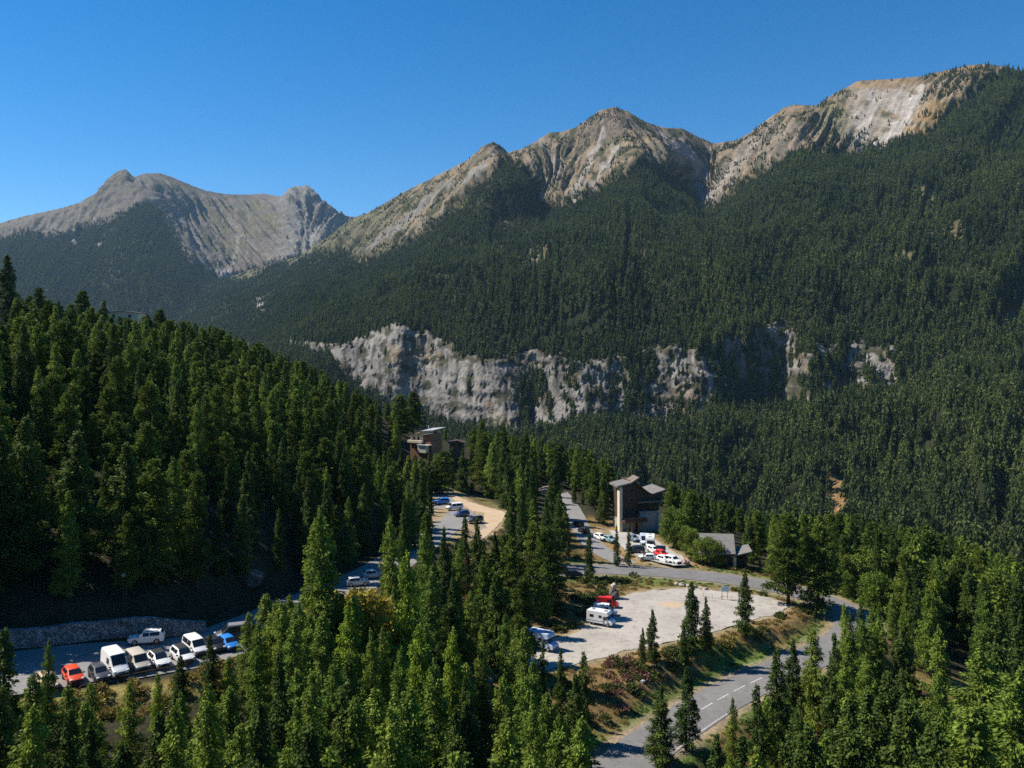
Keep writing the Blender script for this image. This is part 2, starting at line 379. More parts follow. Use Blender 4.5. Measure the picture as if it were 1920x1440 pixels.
for cx, cy, rx, ry, col, k in [(938,440,26,20,(.26,.21,.12),.9),(1000,497,95,17,(.27,.23,.14),.75),(1302,396,26,10,(.30,.23,.13),.9),(1740,400,17,15,(.27,.20,.12),.9),(1790,468,70,12,(.24,.20,.11),.7),(492,578,13,18,(.40,.36,.32),.9),(1567,962,20,48,(.36,.23,.10),1.),(1556,1010,22,22,(.36,.23,.10),1.),(1860,1032,45,7,(.30,.22,.11),1.),(1900,590,16,26,(.34,.30,.26),.8),(1460,330,40,14,(.24,.19,.11),.5),(1120,560,35,20,(.12,.13,.05),.4),(1640,470,50,26,(.15,.13,.07),.7),(1760,560,60,16,(.14,.13,.06),.7),(1690,500,40,12,(.18,.16,.08),.8),(1830,500,40,12,(.2,.17,.09),.7),(1690,210+110,26,9,(.24,.19,.11),.8),(1180,520,40,9,(.13,.13,.06),.7),(1500,470,26,9,(.2,.17,.09),.7),(840,545,40,9,(.16,.15,.07),.6),(1580,600,30,12,(.17,.15,.08),.7),(1400,400,18,10,(.26,.21,.12),.7),(600,660,30,14,(.35,.32,.30),.8)]:
    q = k * blob(PX, PY, cx, cy, rx, ry) * sstep(-.35, .1, n1 + .5 * pnoise(PX / 7, PY / 7, 1)) if k < 1 else blob(PX + 5 * n1, PY + 9 * n1, cx, cy, rx, ry)
    C1 = lerp3(C1, col, q * forest); clear = np.maximum(clear, q)
clear = np.maximum(clear, blob(PX, PY, 1566, 1000, 24, 80))
st = fbm(X / 12, Z / 55, YY / 60, 4); oc = fbm(X / 60, Z / 50, 9, 3)
cc = np.zeros(PX.shape + (3,)) + np.array([.27, .26, .25])
cc = lerp3(cc, [.12, .115, .11], sstep(.0, .28, st)); cc = lerp3(cc, [.29, .215, .135], sstep(.16, .36, oc) * .6)
cc = lerp3(cc, [.33, .315, .30], sstep(.05, .3, -st) * .7); cc = lerp3(cc, [.055, .06, .028], sstep(.06, .2, fbm(X / 26, Z / 18, 6, 4)) * .85)
C1 = lerp3(C1, cc * np.array([1.0, .96, .90]), cliff)
C1 = C1 * (.68 - .10 * np.clip(-fine, 0, 1))[..., None]
M_ROCK = mat_zone("mountain_ground", (48, 13, 4), .30, bump=.9, bump_dist=2.5)
def close_back(G, C, steps=7):              # the far side of the ridge
    g, c = [G], [C]
    for k in range(1, steps + 1):
        q = G[-1:].copy(); q[..., 1] += 70 * k; q[..., 0] *= 1 + .0 * k; q[..., 2] -= 12 * k + 9 * k * k
        g.append(q); c.append(C[-1:])
    return np.concatenate(g, 0), np.concatenate(c, 0)
Gb, Cb = close_back(G2, C1)
mesh = np_mesh("mountain", Gb.reshape(-1, 3), grid_faces(*Gb.shape[:2]), M_ROCK, True, Cb.reshape(-1, 3))
tag(link("mountain", mesh), "long forested massif with bare tan summits and grey cliffs along its foot", "mountain", kind='structure')

def sample_forest(G, PX, PY, prob, n, r, frame=(-60, 1990, 60, 1160)):
    a = G[:-1, :-1]; bb = G[:-1, 1:]; c = G[1:, :-1]
    cr = np.cross(bb - a, c - a); area = np.abs(cr[..., 2]) + .25 * np.linalg.norm(cr, axis=2)
    pr = area * prob[:-1, :-1]; ok = (PX[:-1, :-1] > frame[0]) & (PX[:-1, :-1] < frame[1]) & (PY[:-1, :-1] > frame[2]) & (PY[:-1, :-1] < frame[3])
    pr = np.where(ok, pr, 0).ravel(); pr /= pr.sum()
    k = r.choice(len(pr), n, p=pr); i, j = k // (PX.shape[1] - 1), k % (PX.shape[1] - 1)
    u, v = r.random(n)[:, None], r.random(n)[:, None]
    p = (G[i, j] * (1 - u) + G[i, j + 1] * u) * (1 - v) + (G[i + 1, j] * (1 - u) + G[i + 1, j + 1] * u) * v
    return p, i, j

FAR = proto_col("far_conifers", [far_tree("far_conifer.%03d" % k, 40 + k, R=(.10, .12, .14, .11, .16, .13)[k], n=150, round_=(.8, .7, .9, 1., .6, .8)[k]) for k in range(6)])
dens = .62 + .9 * fbm(X / 110, YY / 130, 2, 4)
sparse = (1 - forest) * sstep(.02, .30, fbm(X / 55, YY / 70, Z / 60, 4) + .10 * sstep(1260, 1400, PX) * (1 - sstep(1420, 1480, PX)) + .12 * sstep(1730, 1800, PX) + .10 * (1 - sstep(720, 900, PX))) * .9
sparse *= 1 - blob(PX, PY, 1660, 215, 80, 70) * .9
prob = (forest * np.clip(dens, .05, 1.2) * (1 - clear) * (1 - band) + sparse + band * (1 - cliff) * 1.3 + cliff * (.04 + .22 * sstep(930, 1100, PX)))
prob *= 1 / (1 + (YY / 2600) ** 2)
rf = np.random.default_rng(3)
pF, iF, jF = sample_forest(G2, PX, PY, prob, 104000, rf)
hF = (13 + 10.5 * rf.random(len(pF))) * np.where(forest[iF, jF] > .5, 1, .62) * (1 - .25 * sstep(2000, 2700, pF[:, 1])) * (1 - .35 * cliff[iF, jF])
far_pts, far_h = [pF], [hF]

# --- distant massif on the left
SIL2 = [(-300,470),(-120,440),(0,419),(60,403),(110,393),(150,381),(180,362),(200,340),(215,326),(226,320),(236,318),(243,326),(252,334),(262,329),(275,326),(300,326),(320,332),(345,343),(380,357),(420,365),(460,366),(495,364),(530,370),(545,358),(560,355),(578,353),(592,368),(605,380),(622,396),(635,402),(660,412),(700,440),(800,520),(900,600)]
CTRL2 = [(-300,470,7000),(0,419,6800),(110,393,6700),(226,320,6600),(262,329,6680),(300,326,6850),(380,357,6900),(495,364,6850),(578,353,6500),(635,402,6400),(700,440,6400),(900,600,6300),
 (240,345,6400),(285,390,5900),(300,440,5450),(330,500,5000),(385,560,4700),(180,420,6050),(120,455,5700),(40,450,5900),(-200,500,5800),(340,420,6200),(400,420,6400),(420,480,5900),(450,520,5500),(500,440,6100),(540,400,6250),(560,470,5700),(600,440,6000),(640,480,5600),
 (230,440,5400),(150,520,4900),(0,520,5000),(-200,560,4800),(200,600,4300),(50,640,4000),(400,600,4300),(500,600,4600),(-200,700,3600),(300,760,3300),(800,700,4500)]
px2 = np.arange(-300, 900, 2.6)
QX, QY, QD = massif_surface(px2, SIL2, 760.0, 230, CTRL2)
H = np.stack([(QX - CX) / F * QD, QD, -(QY - HY) / F * QD], 2)
X, Z = H[..., 0], H[..., 2]
m1 = fbm(QX / 50, QY / 50, 7, 4)
TL2 = [(-300,455),(0,455),(60,452),(120,455),(150,445),(200,425),(240,408),(262,400),(280,392),(298,408),(320,450),(345,490),(370,512),(395,528),(430,530),(480,512),(560,500),(640,520),(900,540)]
forest2 = sstep(-4, 4, QY - interp(TL2, QX) - 12 * m1)
N2 = normals(H)
U2 = QX + np.interp(QX, [0, 200, 245, 262, 300, 560, 580, 640], [.9, .9, .3, -.2, -.85, -.9, .3, .6]) * (QY - interp(SIL2, QX)) + 5 * fbm(QX / 30, QY / 30, 5, 3)
gul2 = ridged(U2 / 34, QY / 170, 2, 4); fine2 = ridged(U2 / 11, QY / 55, 5, 4, .6); grit2 = ridged(U2 / 5, QY / 12, 8, 3, .6)
edge2 = sstep(0, 30, QY - interp(SIL2, QX))
rag = sstep(520, 560, QX) * (1 - .3 * edge2)
H2 = H + N2 * ((edge2 * ((1 - forest2) * (70 * (gul2 - .2) + 34 * fine2 + 14 * grit2) + forest2 * 40 * gul2) + (1 - edge2) * 10 * fine2 + rag * 26 * fine2 + rag * 14 * grit2)[..., None])
nA = fbm(X / 500, Z / 300, QD / 600, 5); nB = fbm(X / 150, Z / 120, 4, 5)
C2 = np.zeros(QX.shape + (3,)) + np.array([.20, .168, .148])
C2 = lerp3(C2, [.235, .20, .175], sstep(-.1, .25, nA)); C2 = lerp3(C2, [.17, .155, .085], sstep(.0, .25, nB) * .7)
C2 = lerp3(C2, [.12, .13, .06], sstep(.05, .25, -nB) * .55)
C2 = lerp3(C2, [.28, .27, .25], sstep(500, 560, QX) * sstep(-.1, .2, fine2) * .8)
C2 = lerp3(C2, [.20, .185, .10], blob(QX, QY, 450, 440, 110, 60) * sstep(-.1, .2, nB) * .8)
for line, wd, col in [([(345,500),(385,520),(415,530)],7,(.34,.31,.29)),([(322,478),(350,510)],4,(.32,.30,.28)),([(455,450),(440,500),(420,530)],5,(.33,.30,.26)),([(285,380),(300,420),(312,455)],4,(.34,.32,.30)),([(590,440),(580,470)],9,(.31,.29,.27)),([(430,420),(480,470),(520,505)],4,(.27,.24,.2)),([(330,420),(370,480)],4,(.26,.24,.21))]:
    C2 = lerp3(C2, col, (1 - sstep(wd * .5, wd * 1.4, seg_dist(QX + 8 * nB, QY, line))) * .8)
C2 = lerp3(C2, [.34, .30, .26], sstep(.15, .5, -gul2) * .5); C2 = lerp3(C2, [.07, .08, .04], sstep(.1, .26, fbm(U2 / 14, QY / 36, 6, 5)) * .7)
C2 = C2 * .62
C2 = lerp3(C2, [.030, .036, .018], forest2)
clear2 = np.maximum(np.maximum(blob(QX, QY, 187, 467, 9, 5), blob(QX, QY, 140, 462, 9, 6)), blob(QX, QY, 420, 528, 22, 8))
C2 = lerp3(C2, [.26, .245, .225], clear2 * .8)
Hb, Cb = close_back(H2, C2)
mesh = np_mesh("distant_mountain", Hb.reshape(-1, 3), grid_faces(*Hb.shape[:2]), M_ROCK, True, Cb.reshape(-1, 3))
tag(link("distant_mountain", mesh), "bare grey brown mountain with a pointed summit and a dark wooded spur", "mountain", kind='structure')
prob2 = forest2 * np.clip(.8 + .8 * fbm(X / 200, QD / 200, 5, 3), .3, 1.3) * (1 - clear2) + (1 - forest2) * sstep(.18, .36, nB) * .1 * sstep(380, 480, QY)
pF, iF, jF = sample_forest(H2, QX, QY, prob2, 42000, rf, (-60, 720, 60, 640))
far_pts.append(pF); far_h.append(15 + 11 * rf.random(len(pF)))
far_pts = np.concatenate(far_pts); far_h = np.concatenate(far_h)
nf = len(far_pts)
sc = np.stack([far_h * (.72 + .38 * rf.random(nf))] * 2 + [far_h * 1.08], 1)
far_pts[:, 2] -= .4
tn = .22 + .5 * fbm(far_pts[:, 0] / 120, far_pts[:, 1] / 160, 3, 4) + .25 * sstep(1100, 750, far_pts[:, 1]) * sstep(150, 500, far_pts[:, 0]) + .12 * rf.normal(size=nf)
scatter("mountain_forest", far_pts, sc, rf.random(nf) * 6.283, rf.integers(0, 6, nf), FAR, "dark conifer forest covering the mountain flanks across the valley", "forest", np.clip(tn, 0, .75))
# ------------------------------------------------------------------ near hillside: ground, roads, parking areas
def catmull(pts, step=2.0):
    p = np.asarray(pts, float); q = np.concatenate([[2 * p[0] - p[1]], p, [2 * p[-1] - p[-2]]]); out = []
    for i in range(1, len(q) - 2):
        n = max(2, int(np.linalg.norm(q[i + 1] - q[i]) / step))
        for t in np.arange(n) / n:
            out.append(.5 * (2 * q[i] + (q[i + 1] - q[i - 1]) * t + (2 * q[i - 1] - 5 * q[i] + 4 * q[i + 1] - q[i + 2]) * t * t + (-q[i - 1] + 3 * q[i] - 3 * q[i + 1] + q[i + 2]) * t ** 3))
    out.append(p[-1]); return np.array(out)
def W(px, Y, z): return ((px - CX) / F * Y, Y, z)

ROAD_MAIN = catmull([W(1075,98,-55.3), W(1120,104,-55.5), W(1168,112,-55.8), W(1232,120,-56), W(1318,130,-56), W(1400,138.5,-55.8), W(1488,146,-55.3), W(1566,153.5,-54.8), W(1604,161,-54.3), W(1590,169,-53.9), W(1535,177,-53.4), W(1460,183.5,-53), W(1380,188,-52.6), W(1300,191,-52.3), W(1200,193.5,-52), W(1120,194,-51.8), W(1060,192,-51.5), W(1000,186,-51), W(940,180,-50)])
ROAD_SIDE = catmull([W(1178,199,-52), W(1140,207,-51.7), W(1110,217,-51.3), W(1088,234,-50.8), W(1073,254,-50.2), W(1050,280,-49.5)])
ROAD_LEFT = catmull([W(-340,99,-39.8), W(0,103,-40.1), W(100,106,-40.3), W(340,112.5,-41), W(470,124,-41.8), W(590,141,-42.8), W(690,158,-43.6), W(780,186,-44.9), W(845,215,-45.9), W(868,232,-46.1)])
def poly_at(z, pts):
    out = []
    for px, py in pts:
        Y = -z * F / (py - HY); out.append(((px - CX) / F * Y, Y))
    return np.array(out)
LOT_Z, LOTB_Z, LOTC_Z = -52.5, -51.6, -46.2
LOT = poly_at(LOT_Z, [(985,1262),(1050,1252),(1120,1236),(1190,1216),(1300,1196),(1400,1166),(1462,1150),(1478,1136),(1440,1120),(1398,1113),(1345,1108),(1290,1103),(1230,1106),(1190,1112),(1160,1122),(1136,1146),(1105,1168),(1082,1186),(1035,1200),(990,1205),(962,1222)])
LOTB = poly_at(LOTB_Z, [(1285,1060),(1262,1061),(1205,1047),(1172,1030),(1150,1014),(1120,1004),(1126,993),(1180,998),(1225,1010),(1262,1034),(1292,1052)])
LOTC = poly_at(LOTC_Z, [(812,1012),(905,1010),(930,985),(948,962),(880,945),(838,919),(812,912)])
def pip(x, y, poly):
    ins = np.zeros(np.shape(x), bool); d = np.full(np.shape(x), 1e9); n = len(poly)
    for i in range(n):
        (x0, y0), (x1, y1) = poly[i], poly[(i + 1) % n]
        c = ((y0 > y) != (y1 > y)) & (x < (x1 - x0) * (y - y0) / (y1 - y0 + 1e-12) + x0); ins ^= c
    d = seg_dist(x, y, [tuple(q) for q in poly] + [tuple(poly[0])])
    return np.where(ins, -d, d)
def road_dist(x, y, road):
    d = np.full(np.shape(x), 1e9); z = np.zeros(np.shape(x)); s = np.zeros(np.shape(x)); acc = 0
    for a, b in zip(road[:-1], road[1:]):
        v = b[:2] - a[:2]; L = v @ v
        t = np.clip(((x - a[0]) * v[0] + (y - a[1]) * v[1]) / L, 0, 1)
        q = np.hypot(x - a[0] - t * v[0], y - a[1] - t * v[1]); m = q < d
        d = np.where(m, q, d); z = np.where(m, a[2] + t * (b[2] - a[2]), z)
    return d, z

GC = [(-400,40,-20),(0,20,-20),(960,15,-18),(1900,20,-20),(960,35,-36),(300,40,-34),(1600,40,-38),
 (0,60,-42),(200,62,-43),(600,70,-46),(960,70,-49),(1200,72,-53),(1700,70,-57),(2100,80,-60),(-300,70,-40),
 (0,84,-43.5),(200,84,-44),(400,92,-44.5),(600,100,-46),(820,110,-49.5),(960,100,-53),(1050,118,-54.5),(960,128,-52.6),(900,125,-51),(760,130,-47.5),(880,150,-49),(900,175,-49),(960,160,-51.3),(820,170,-47),(960,215,-49.6),(1010,235,-49.8),
 (-300,92,-41),(138,97,-41),(330,104,-42),
 (1300,100,-59),(1350,112,-59),(1500,118,-60),(1450,130,-58),(1600,135,-59),(1650,112,-61),(1800,112,-63),(1700,140,-60),(1900,130,-64),(1950,105,-64),(2200,140,-66),
 (1680,165,-58),(1750,180,-61),(1900,180,-65),(1600,195,-56.5),(1500,200,-55.5),(1450,225,-57.5),(1600,225,-61),(1750,240,-67),(1900,250,-71),(2100,240,-74),
 (-200,120,-33),(0,118,-34.5),(170,122,-36),(340,126,-37),(450,137,-38),(600,158,-40),(-300,150,-16),(0,140,-23),(200,145,-25.5),(400,155,-29),(560,180,-33),(700,200,-38),(780,225,-42),
 (-300,250,4),(0,250,-7),(300,240,-15),(500,250,-24),(700,260,-36),(800,280,-42.5),(900,300,-45),
 (-300,360,16),(0,350,3.5),(200,350,-1),(400,345,-9),(600,340,-21),(700,335,-28),(800,330,-36),(900,320,-42),(1000,310,-48),(1000,260,-48.8),(1100,300,-52),(1180,245,-51.5),(1260,235,-52.8),(1200,300,-56),(1350,215,-54),(1320,260,-57),(1400,290,-65),(1550,290,-72),(1750,290,-79),(1950,290,-83),
 (-300,470,-40),(100,460,-48),(400,450,-62),(700,430,-76),(950,420,-88),(1200,400,-100),(1500,390,-120),(1800,390,-132),(2100,390,-138),(2300,300,-95)]
gp = [W(*q) for q in GC]
for r_ in (ROAD_MAIN, ROAD_SIDE, ROAD_LEFT): gp += [tuple(q) for q in r_[::6]]
for poly, z in ((LOT, LOT_Z), (LOTB, LOTB_Z), (LOTC, LOTC_Z)): gp += [(q[0], q[1], z) for q in poly[::2]]
gp = np.array(gp)
GT = TPS(gp[:, :2], gp[:, 2], 100.0, 2e-3)
GX0, GX1, GY0, GY1, GS = -330.0, 420.0, 16.0, 480.0, 1.5
gx = np.arange(GX0, GX1, GS); gy = np.arange(GY0, GY1, GS)
XX, YG = np.meshgrid(gx, gy)
ZG = GT(XX, YG) + .5 * fbm(XX / 14, YG / 14, 1, 3) + .12 * fbm(XX / 3, YG / 3, 5, 2)
ZG = np.maximum(ZG, -205.0)
dM, zM = road_dist(XX, YG, ROAD_MAIN); dS, zS = road_dist(XX, YG, ROAD_SIDE); dL, zL = road_dist(XX, YG, ROAD_LEFT)
dA, dB, dC = pip(XX, YG, LOT), pip(XX, YG, LOTB), pip(XX, YG, LOTC)
for d, z, hw, fall in ((dC, LOTC_Z, 2.6, 4), (dB, LOTB_Z, 2.6, 3.5), (dA, LOT_Z, 2.6, 5)):
    ZG = ZG + (z - .03 - ZG) * (1 - sstep(hw, hw + fall, d))
LEFT_HW = 8.6
hwL = LEFT_HW - 3.6 * sstep(-30, -8, XX) - 1.2 * sstep(-75, -50, XX)
for d, z, hw, fall in ((dS, zS, 4.6, 3.5), (dL, zL, hwL + 1.4, 4.0), (dM, zM, 5.6, 4.5)):
    ZG = ZG + (z - .06 - ZG) * (1 - sstep(hw, hw + fall, d))
def ground(x, y):
    fx = np.clip((np.asarray(x, float) - GX0) / GS, 0, len(gx) - 1.001); fy = np.clip((np.asarray(y, float) - GY0) / GS, 0, len(gy) - 1.001)
    i, j = fy.astype(int), fx.astype(int); u, v = fx - j, fy - i
    return (ZG[i, j] * (1 - u) + ZG[i, j + 1] * u) * (1 - v) + (ZG[i + 1, j] * (1 - u) + ZG[i + 1, j + 1] * u) * v
def hit(px, py, y0=60.0, y1=420.0):         # first ground point behind a pixel
    Y = np.arange(y0, y1, .25); x = (px - CX) / F * Y; z = -(py - HY) / F * Y
    k = np.argmax(ground(x, Y) + .1 >= z)
    return float(x[k]), float(Y[k])
# colours of the soil
PXg, PYg = proj(XX, YG, ZG)
nz = fbm(XX / 9, YG / 9, 3, 4); nz2 = fbm(XX / 3.2, YG / 3.2, 8, 3)
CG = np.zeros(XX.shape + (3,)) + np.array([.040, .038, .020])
dry = np.array([.24, .155, .062]); green = np.array([.085, .135, .028]); pale = np.array([.30, .24, .15])
near_lot = (1 - sstep(6, 16, np.minimum(np.minimum(dA, dB), dM))) * (YG > 118)
CG = lerp3(CG, dry, near_lot * .9)
CG = lerp3(CG, [.15, .12, .045], near_lot * sstep(-.1, .25, nz) * .8)
verge = (1 - sstep(5.6, 8.6, dM)) * sstep(4.6, 5.6, dM)
CG = lerp3(CG, green, verge * sstep(-.35, .1, nz) * .95)
gstrip = blob(XX, YG, W(1215, 186, 0)[0], 187, 30, 5.2); CG = lerp3(CG, [.10, .13, .03], gstrip * .9)
gr2 = blob(XX, YG, W(1420, 144, 0)[0], 147.5, 16, 4.0); CG = lerp3(CG, green, gr2 * .9)
yl = (1 - sstep(9.5, 14.5, dL)) * (YG < 109) * (XX < -35) ; CG = lerp3(CG, [.27, .22, .07], yl * sstep(8.2, 9.6, dL) * .95)
CG = lerp3(CG, [.33, .25, .15], (1 - sstep(1.0, 4.0, dC)) * .9)
CG = lerp3(CG, [.20, .17, .06], sstep(2.5, 5, dC) * (1 - sstep(8, 12, dC)) * .9)
CG = lerp3(CG, pale, (1 - sstep(.3, 2.2, dA + .9 * nz)) * .85); CG = lerp3(CG, pale, (1 - sstep(.2, 1.8, dB + .9 * nz)) * .9)
CG = lerp3(CG, [.26, .215, .15], (1 - sstep(4.6, 5.9, dM + .7 * nz)) * .75)
glade = np.maximum(blob(XX, YG, W(1770, 133, 0)[0], 133, 11, 13), blob(XX, YG, W(1795, 152, 0)[0], 150, 12, 6)); CG = lerp3(CG, [.22, .17, .06], glade)
CG = lerp3(CG, [.12, .10, .035], glade * sstep(0, .3, nz))
CG = CG * (1 + .25 * nz2)[..., None]
M_GROUND = mat_zone("hillside_ground", (2.2, .5), .35, bump=.8, bump_dist=.25)
mesh = np_mesh("ground", np.stack([XX, YG, ZG], 2).reshape(-1, 3), grid_faces(*XX.shape), M_GROUND, True, np.clip(CG, .004, 1).reshape(-1, 3))
tag(link("ground", mesh), "hillside of forest floor, dry grass banks and green verges", "ground", kind='structure')

def mat_surface(name, c0, c1, c2, s=(6.0, .7, .12), rough=.9):
    """asphalt and gravel: two tones in patches, grain over them, wear streaks"""
    m, nt, b, out = mat_new(name); tc = nt.nodes.new('ShaderNodeTexCoord')
    def nz(scale, det=5):
        n = nt.nodes.new('ShaderNodeTexNoise'); n.inputs['Scale'].default_value = 1 / scale; n.inputs['Detail'].default_value = det
        n.inputs['Roughness'].default_value = .65
        nt.links.new(tc.outputs['Object'], n.inputs['Vector']); return n
    def mix(a, bb, fac, lo, hi):
        r = nt.nodes.new('ShaderNodeMapRange'); r.inputs[1].default_value = lo; r.inputs[2].default_value = hi; nt.links.new(fac, r.inputs[0])
        x = nt.nodes.new('ShaderNodeMix'); x.data_type = 'RGBA'; nt.links.new(r.outputs[0], x.inputs[0])
        for k, v in ((6, a), (7, bb)):
            if isinstance(v, tuple): x.inputs[k].default_value = (*v, 1)
            else: nt.links.new(v, x.inputs[k])
        return x.outputs[2]
    n1, n2, n3 = nz(s[0]), nz(s[1]), nz(s[2], 3)
    c = mix(c0, c1, n1.outputs[0], .35, .65); c = mix(c, c2, n2.outputs[0], .52, .75)
    g = nt.nodes.new('ShaderNodeMapRange'); g.inputs[1].default_value = .25; g.inputs[2].default_value = .75; g.inputs[3].default_value = .72; g.inputs[4].default_value = 1.28
    nt.links.new(n3.outputs[0], g.inputs[0])
    v = nt.nodes.new('ShaderNodeVectorMath'); v.operation = 'SCALE'; nt.links.new(c, v.inputs[0]); nt.links.new(g.outputs[0], v.inputs['Scale'])
    nt.links.new(v.outputs[0], b.inputs['Base Color']); b.inputs['Roughness'].default_value = rough; b.inputs['Specular IOR Level'].default_value = .2
    bp = nt.nodes.new('ShaderNodeBump'); bp.inputs['Strength'].default_value = .4; bp.inputs['Distance'].default_value = .04
    nt.links.new(n3.outputs[0], bp.inputs['Height']); nt.links.new(bp.outputs[0], b.inputs['Normal'])
    return m
M_ASPH = mat_surface("asphalt", (.150, .146, .142), (.195, .188, .18), (.12, .117, .114), (7, 1.6, .15))
M_ASPH2 = mat_surface("pale_asphalt", (.20, .195, .19), (.245, .235, .225), (.16, .155, .15), (7, 1.6, .15))
M_GRAVEL = mat_surface("gravel", (.325, .298, .262), (.41, .375, .325), (.215, .192, .165), (9, 1.3, .2))
M_WHITE = mat_plain("road_paint", (.50, .50, .47), .8, var=.25, scale=2)

def road_sheet(name, road, hw, mat, lift, a=0, b=None, wob=.25):
    r = road[a:b]; t = np.gradient(r[:, :2], axis=0); t /= np.linalg.norm(t, axis=1)[:, None]
    nrm = np.stack([-t[:, 1], t[:, 0]], 1); V = []
    hwv = np.broadcast_to(hw, len(r)); k = np.linspace(-1, 1, 7)
    wl_ = hwv + wob * pnoise(np.arange(len(r)) * .37, 0, 1); wr_ = hwv + wob * pnoise(np.arange(len(r)) * .37, 5, 1)
    for i in range(len(r)):
        for q in k:
            w = q * (wl_[i] if q > 0 else wr_[i])
            V.append((r[i, 0] + nrm[i, 0] * w, r[i, 1] + nrm[i, 1] * w, r[i, 2] + lift - .05 * q * q))
    me = np_mesh(name, V, grid_faces(len(r), 7), mat, True)
    return tag(link(name, me), kind='structure')
road_sheet("road", ROAD_MAIN, 3.9, M_ASPH, .06)
road_sheet("side_road", ROAD_SIDE, 2.7, M_ASPH2, .055)
hwl = np.interp(ROAD_LEFT[:, 0], [-75, -50, -30, -8], [LEFT_HW, LEFT_HW - 1.2, LEFT_HW - 3.4, LEFT_HW - 5.5])
road_sheet("parking_road", ROAD_LEFT, hwl, M_ASPH2, .05)
# dashes along the middle of the lower road, an edge line on the upper bend
def strip(name, road, off, w, dash, gap, lift, s0, s1):
    d = np.concatenate([[0], np.cumsum(np.linalg.norm(np.diff(road[:, :2], axis=0), axis=1))]); V, Fc = [], []
    s = s0
    while s + dash < s1:
        base = len(V); n = max(2, int(dash / 1.5) + 1)
        for q in np.linspace(s, s + dash, n):
            p = np.array([np.interp(q, d, road[:, k]) for k in range(3)]); p2 = np.array([np.interp(q + .3, d, road[:, k]) for k in range(3)])
            t = (p2 - p)[:2]; t /= np.linalg.norm(t) + 1e-9; nn = np.array([-t[1], t[0]])
            for e in (off - w / 2, off + w / 2): V.append((p[0] + nn[0] * e, p[1] + nn[1] * e, p[2] + lift))
        for i in range(n - 1): Fc.append((base + 2 * i, base + 2 * i + 1, base + 2 * i + 3, base + 2 * i + 2))
        s += dash + gap
    me = np_mesh(name, V, np.array(Fc)[:, ::-1], M_WHITE); tag(link(name, me), kind='structure')
Lm = float(np.linalg.norm(np.diff(ROAD_MAIN[:, :2], axis=0), axis=1).sum())
strip("road_markings", ROAD_MAIN, 0, .17, 3.2, 1.4, .072, 34, 62)
strip("road_edge_marking", ROAD_MAIN, -3.55, .12, 18, .01, .03, 24, 50)

def lot_sheet(name, poly, z, mat, n=260):
    pts = [tuple(q) for q in poly] + [tuple(poly[0])]; out = []
    for (x0, y0), (x1, y1) in zip(pts[:-1], pts[1:]):
        m = max(2, int(math.hypot(x1 - x0, y1 - y0) / 1.0))
        for t in np.arange(m) / m: out.append((x0 + (x1 - x0) * t, y0 + (y1 - y0) * t))
    o = np.array(out); o[:, 0] += .7 * pnoise(o[:, 0] / 2.2, o[:, 1] / 2.2, 3); o[:, 1] += .9 * pnoise(o[:, 0] / 2.2, o[:, 1] / 2.2, 8)
    bm = bmesh.new(); f = bm.faces.new([bm.verts.new((a, b, z)) for a, b in o])
    if f.normal.z < 0 or sum((o[i, 0] * o[(i + 1) % len(o), 1] - o[(i + 1) % len(o), 0] * o[i, 1]) for i in range(len(o))) < 0: f.normal_flip()
    bmesh.ops.triangulate(bm, faces=[f]); me = bpy.data.meshes.new(name); bm.to_mesh(me); bm.free(); me.materials.append(mat)
    tag(link(name, me), kind='structure')
lot_sheet("gravel_lot", LOT, LOT_Z + .04, M_GRAVEL)
lot_sheet("upper_parking", LOTB, LOTB_Z + .035, mat_surface("parking_gravel", (.33, .31, .285), (.40, .385, .36), (.27, .25, .22), (9, 1.3, .2)))
lot_sheet("hillside_parking", LOTC, LOTC_Z + .035, mat_surface("worn_asphalt", (.21, .195, .175), (.27, .245, .21), (.17, .155, .14), (6, 1.3, .2)))
# tan patch of sand on the gravel, earth track beside the hillside parking
M_EARTH = mat_surface("tan_earth", (.42, .31, .20), (.48, .37, .25), (.34, .25, .16), (4, 1.0, .2))
sx, sy = P(1258, 1134, 1)[:2]; Ys = -LOT_Z * F / (1134 - HY)
lot_sheet("sand_patch", np.array([((1258 - CX) / F * Ys + 2.6 * math.cos(t) * (1 + .25 * math.sin(3 * t)), Ys + 1.9 * math.sin(t) * (1 + .2 * math.cos(2 * t))) for t in np.linspace(0, 6.283, 16)[:-1]]), LOT_Z + .046, M_EARTH)
TR = poly_at(LOTC_Z, [(868,1010),(905,1012),(932,988),(950,962),(905,949),(872,938),(846,924),(832,922),(850,936),(884,957),(905,972),(912,990)])
lot_sheet("earth_track", TR, LOTC_Z + .045, M_EARTH)
# ------------------------------------------------------------------ trees of the near hillside
def tube_np(pts, rad, n=6):
    pts = np.asarray(pts, float); V, Fc = [], []
    a = np.arange(n) / n * 2 * math.pi
    for i, p in enumerate(pts):
        d = pts[min(i + 1, len(pts) - 1)] - pts[max(i - 1, 0)]; d /= np.linalg.norm(d) + 1e-9
        u = np.cross(d, [0, 1, 0.13]); u /= np.linalg.norm(u); v = np.cross(d, u)
        V += [p + rad[i] * (math.cos(q) * u + math.sin(q) * v) for q in a]
    for i in range(len(pts) - 1):
        for k in range(n): Fc.append((i * n + k, i * n + (k + 1) % n, (i + 1) * n + (k + 1) % n, (i + 1) * n + k))
    return V, Fc

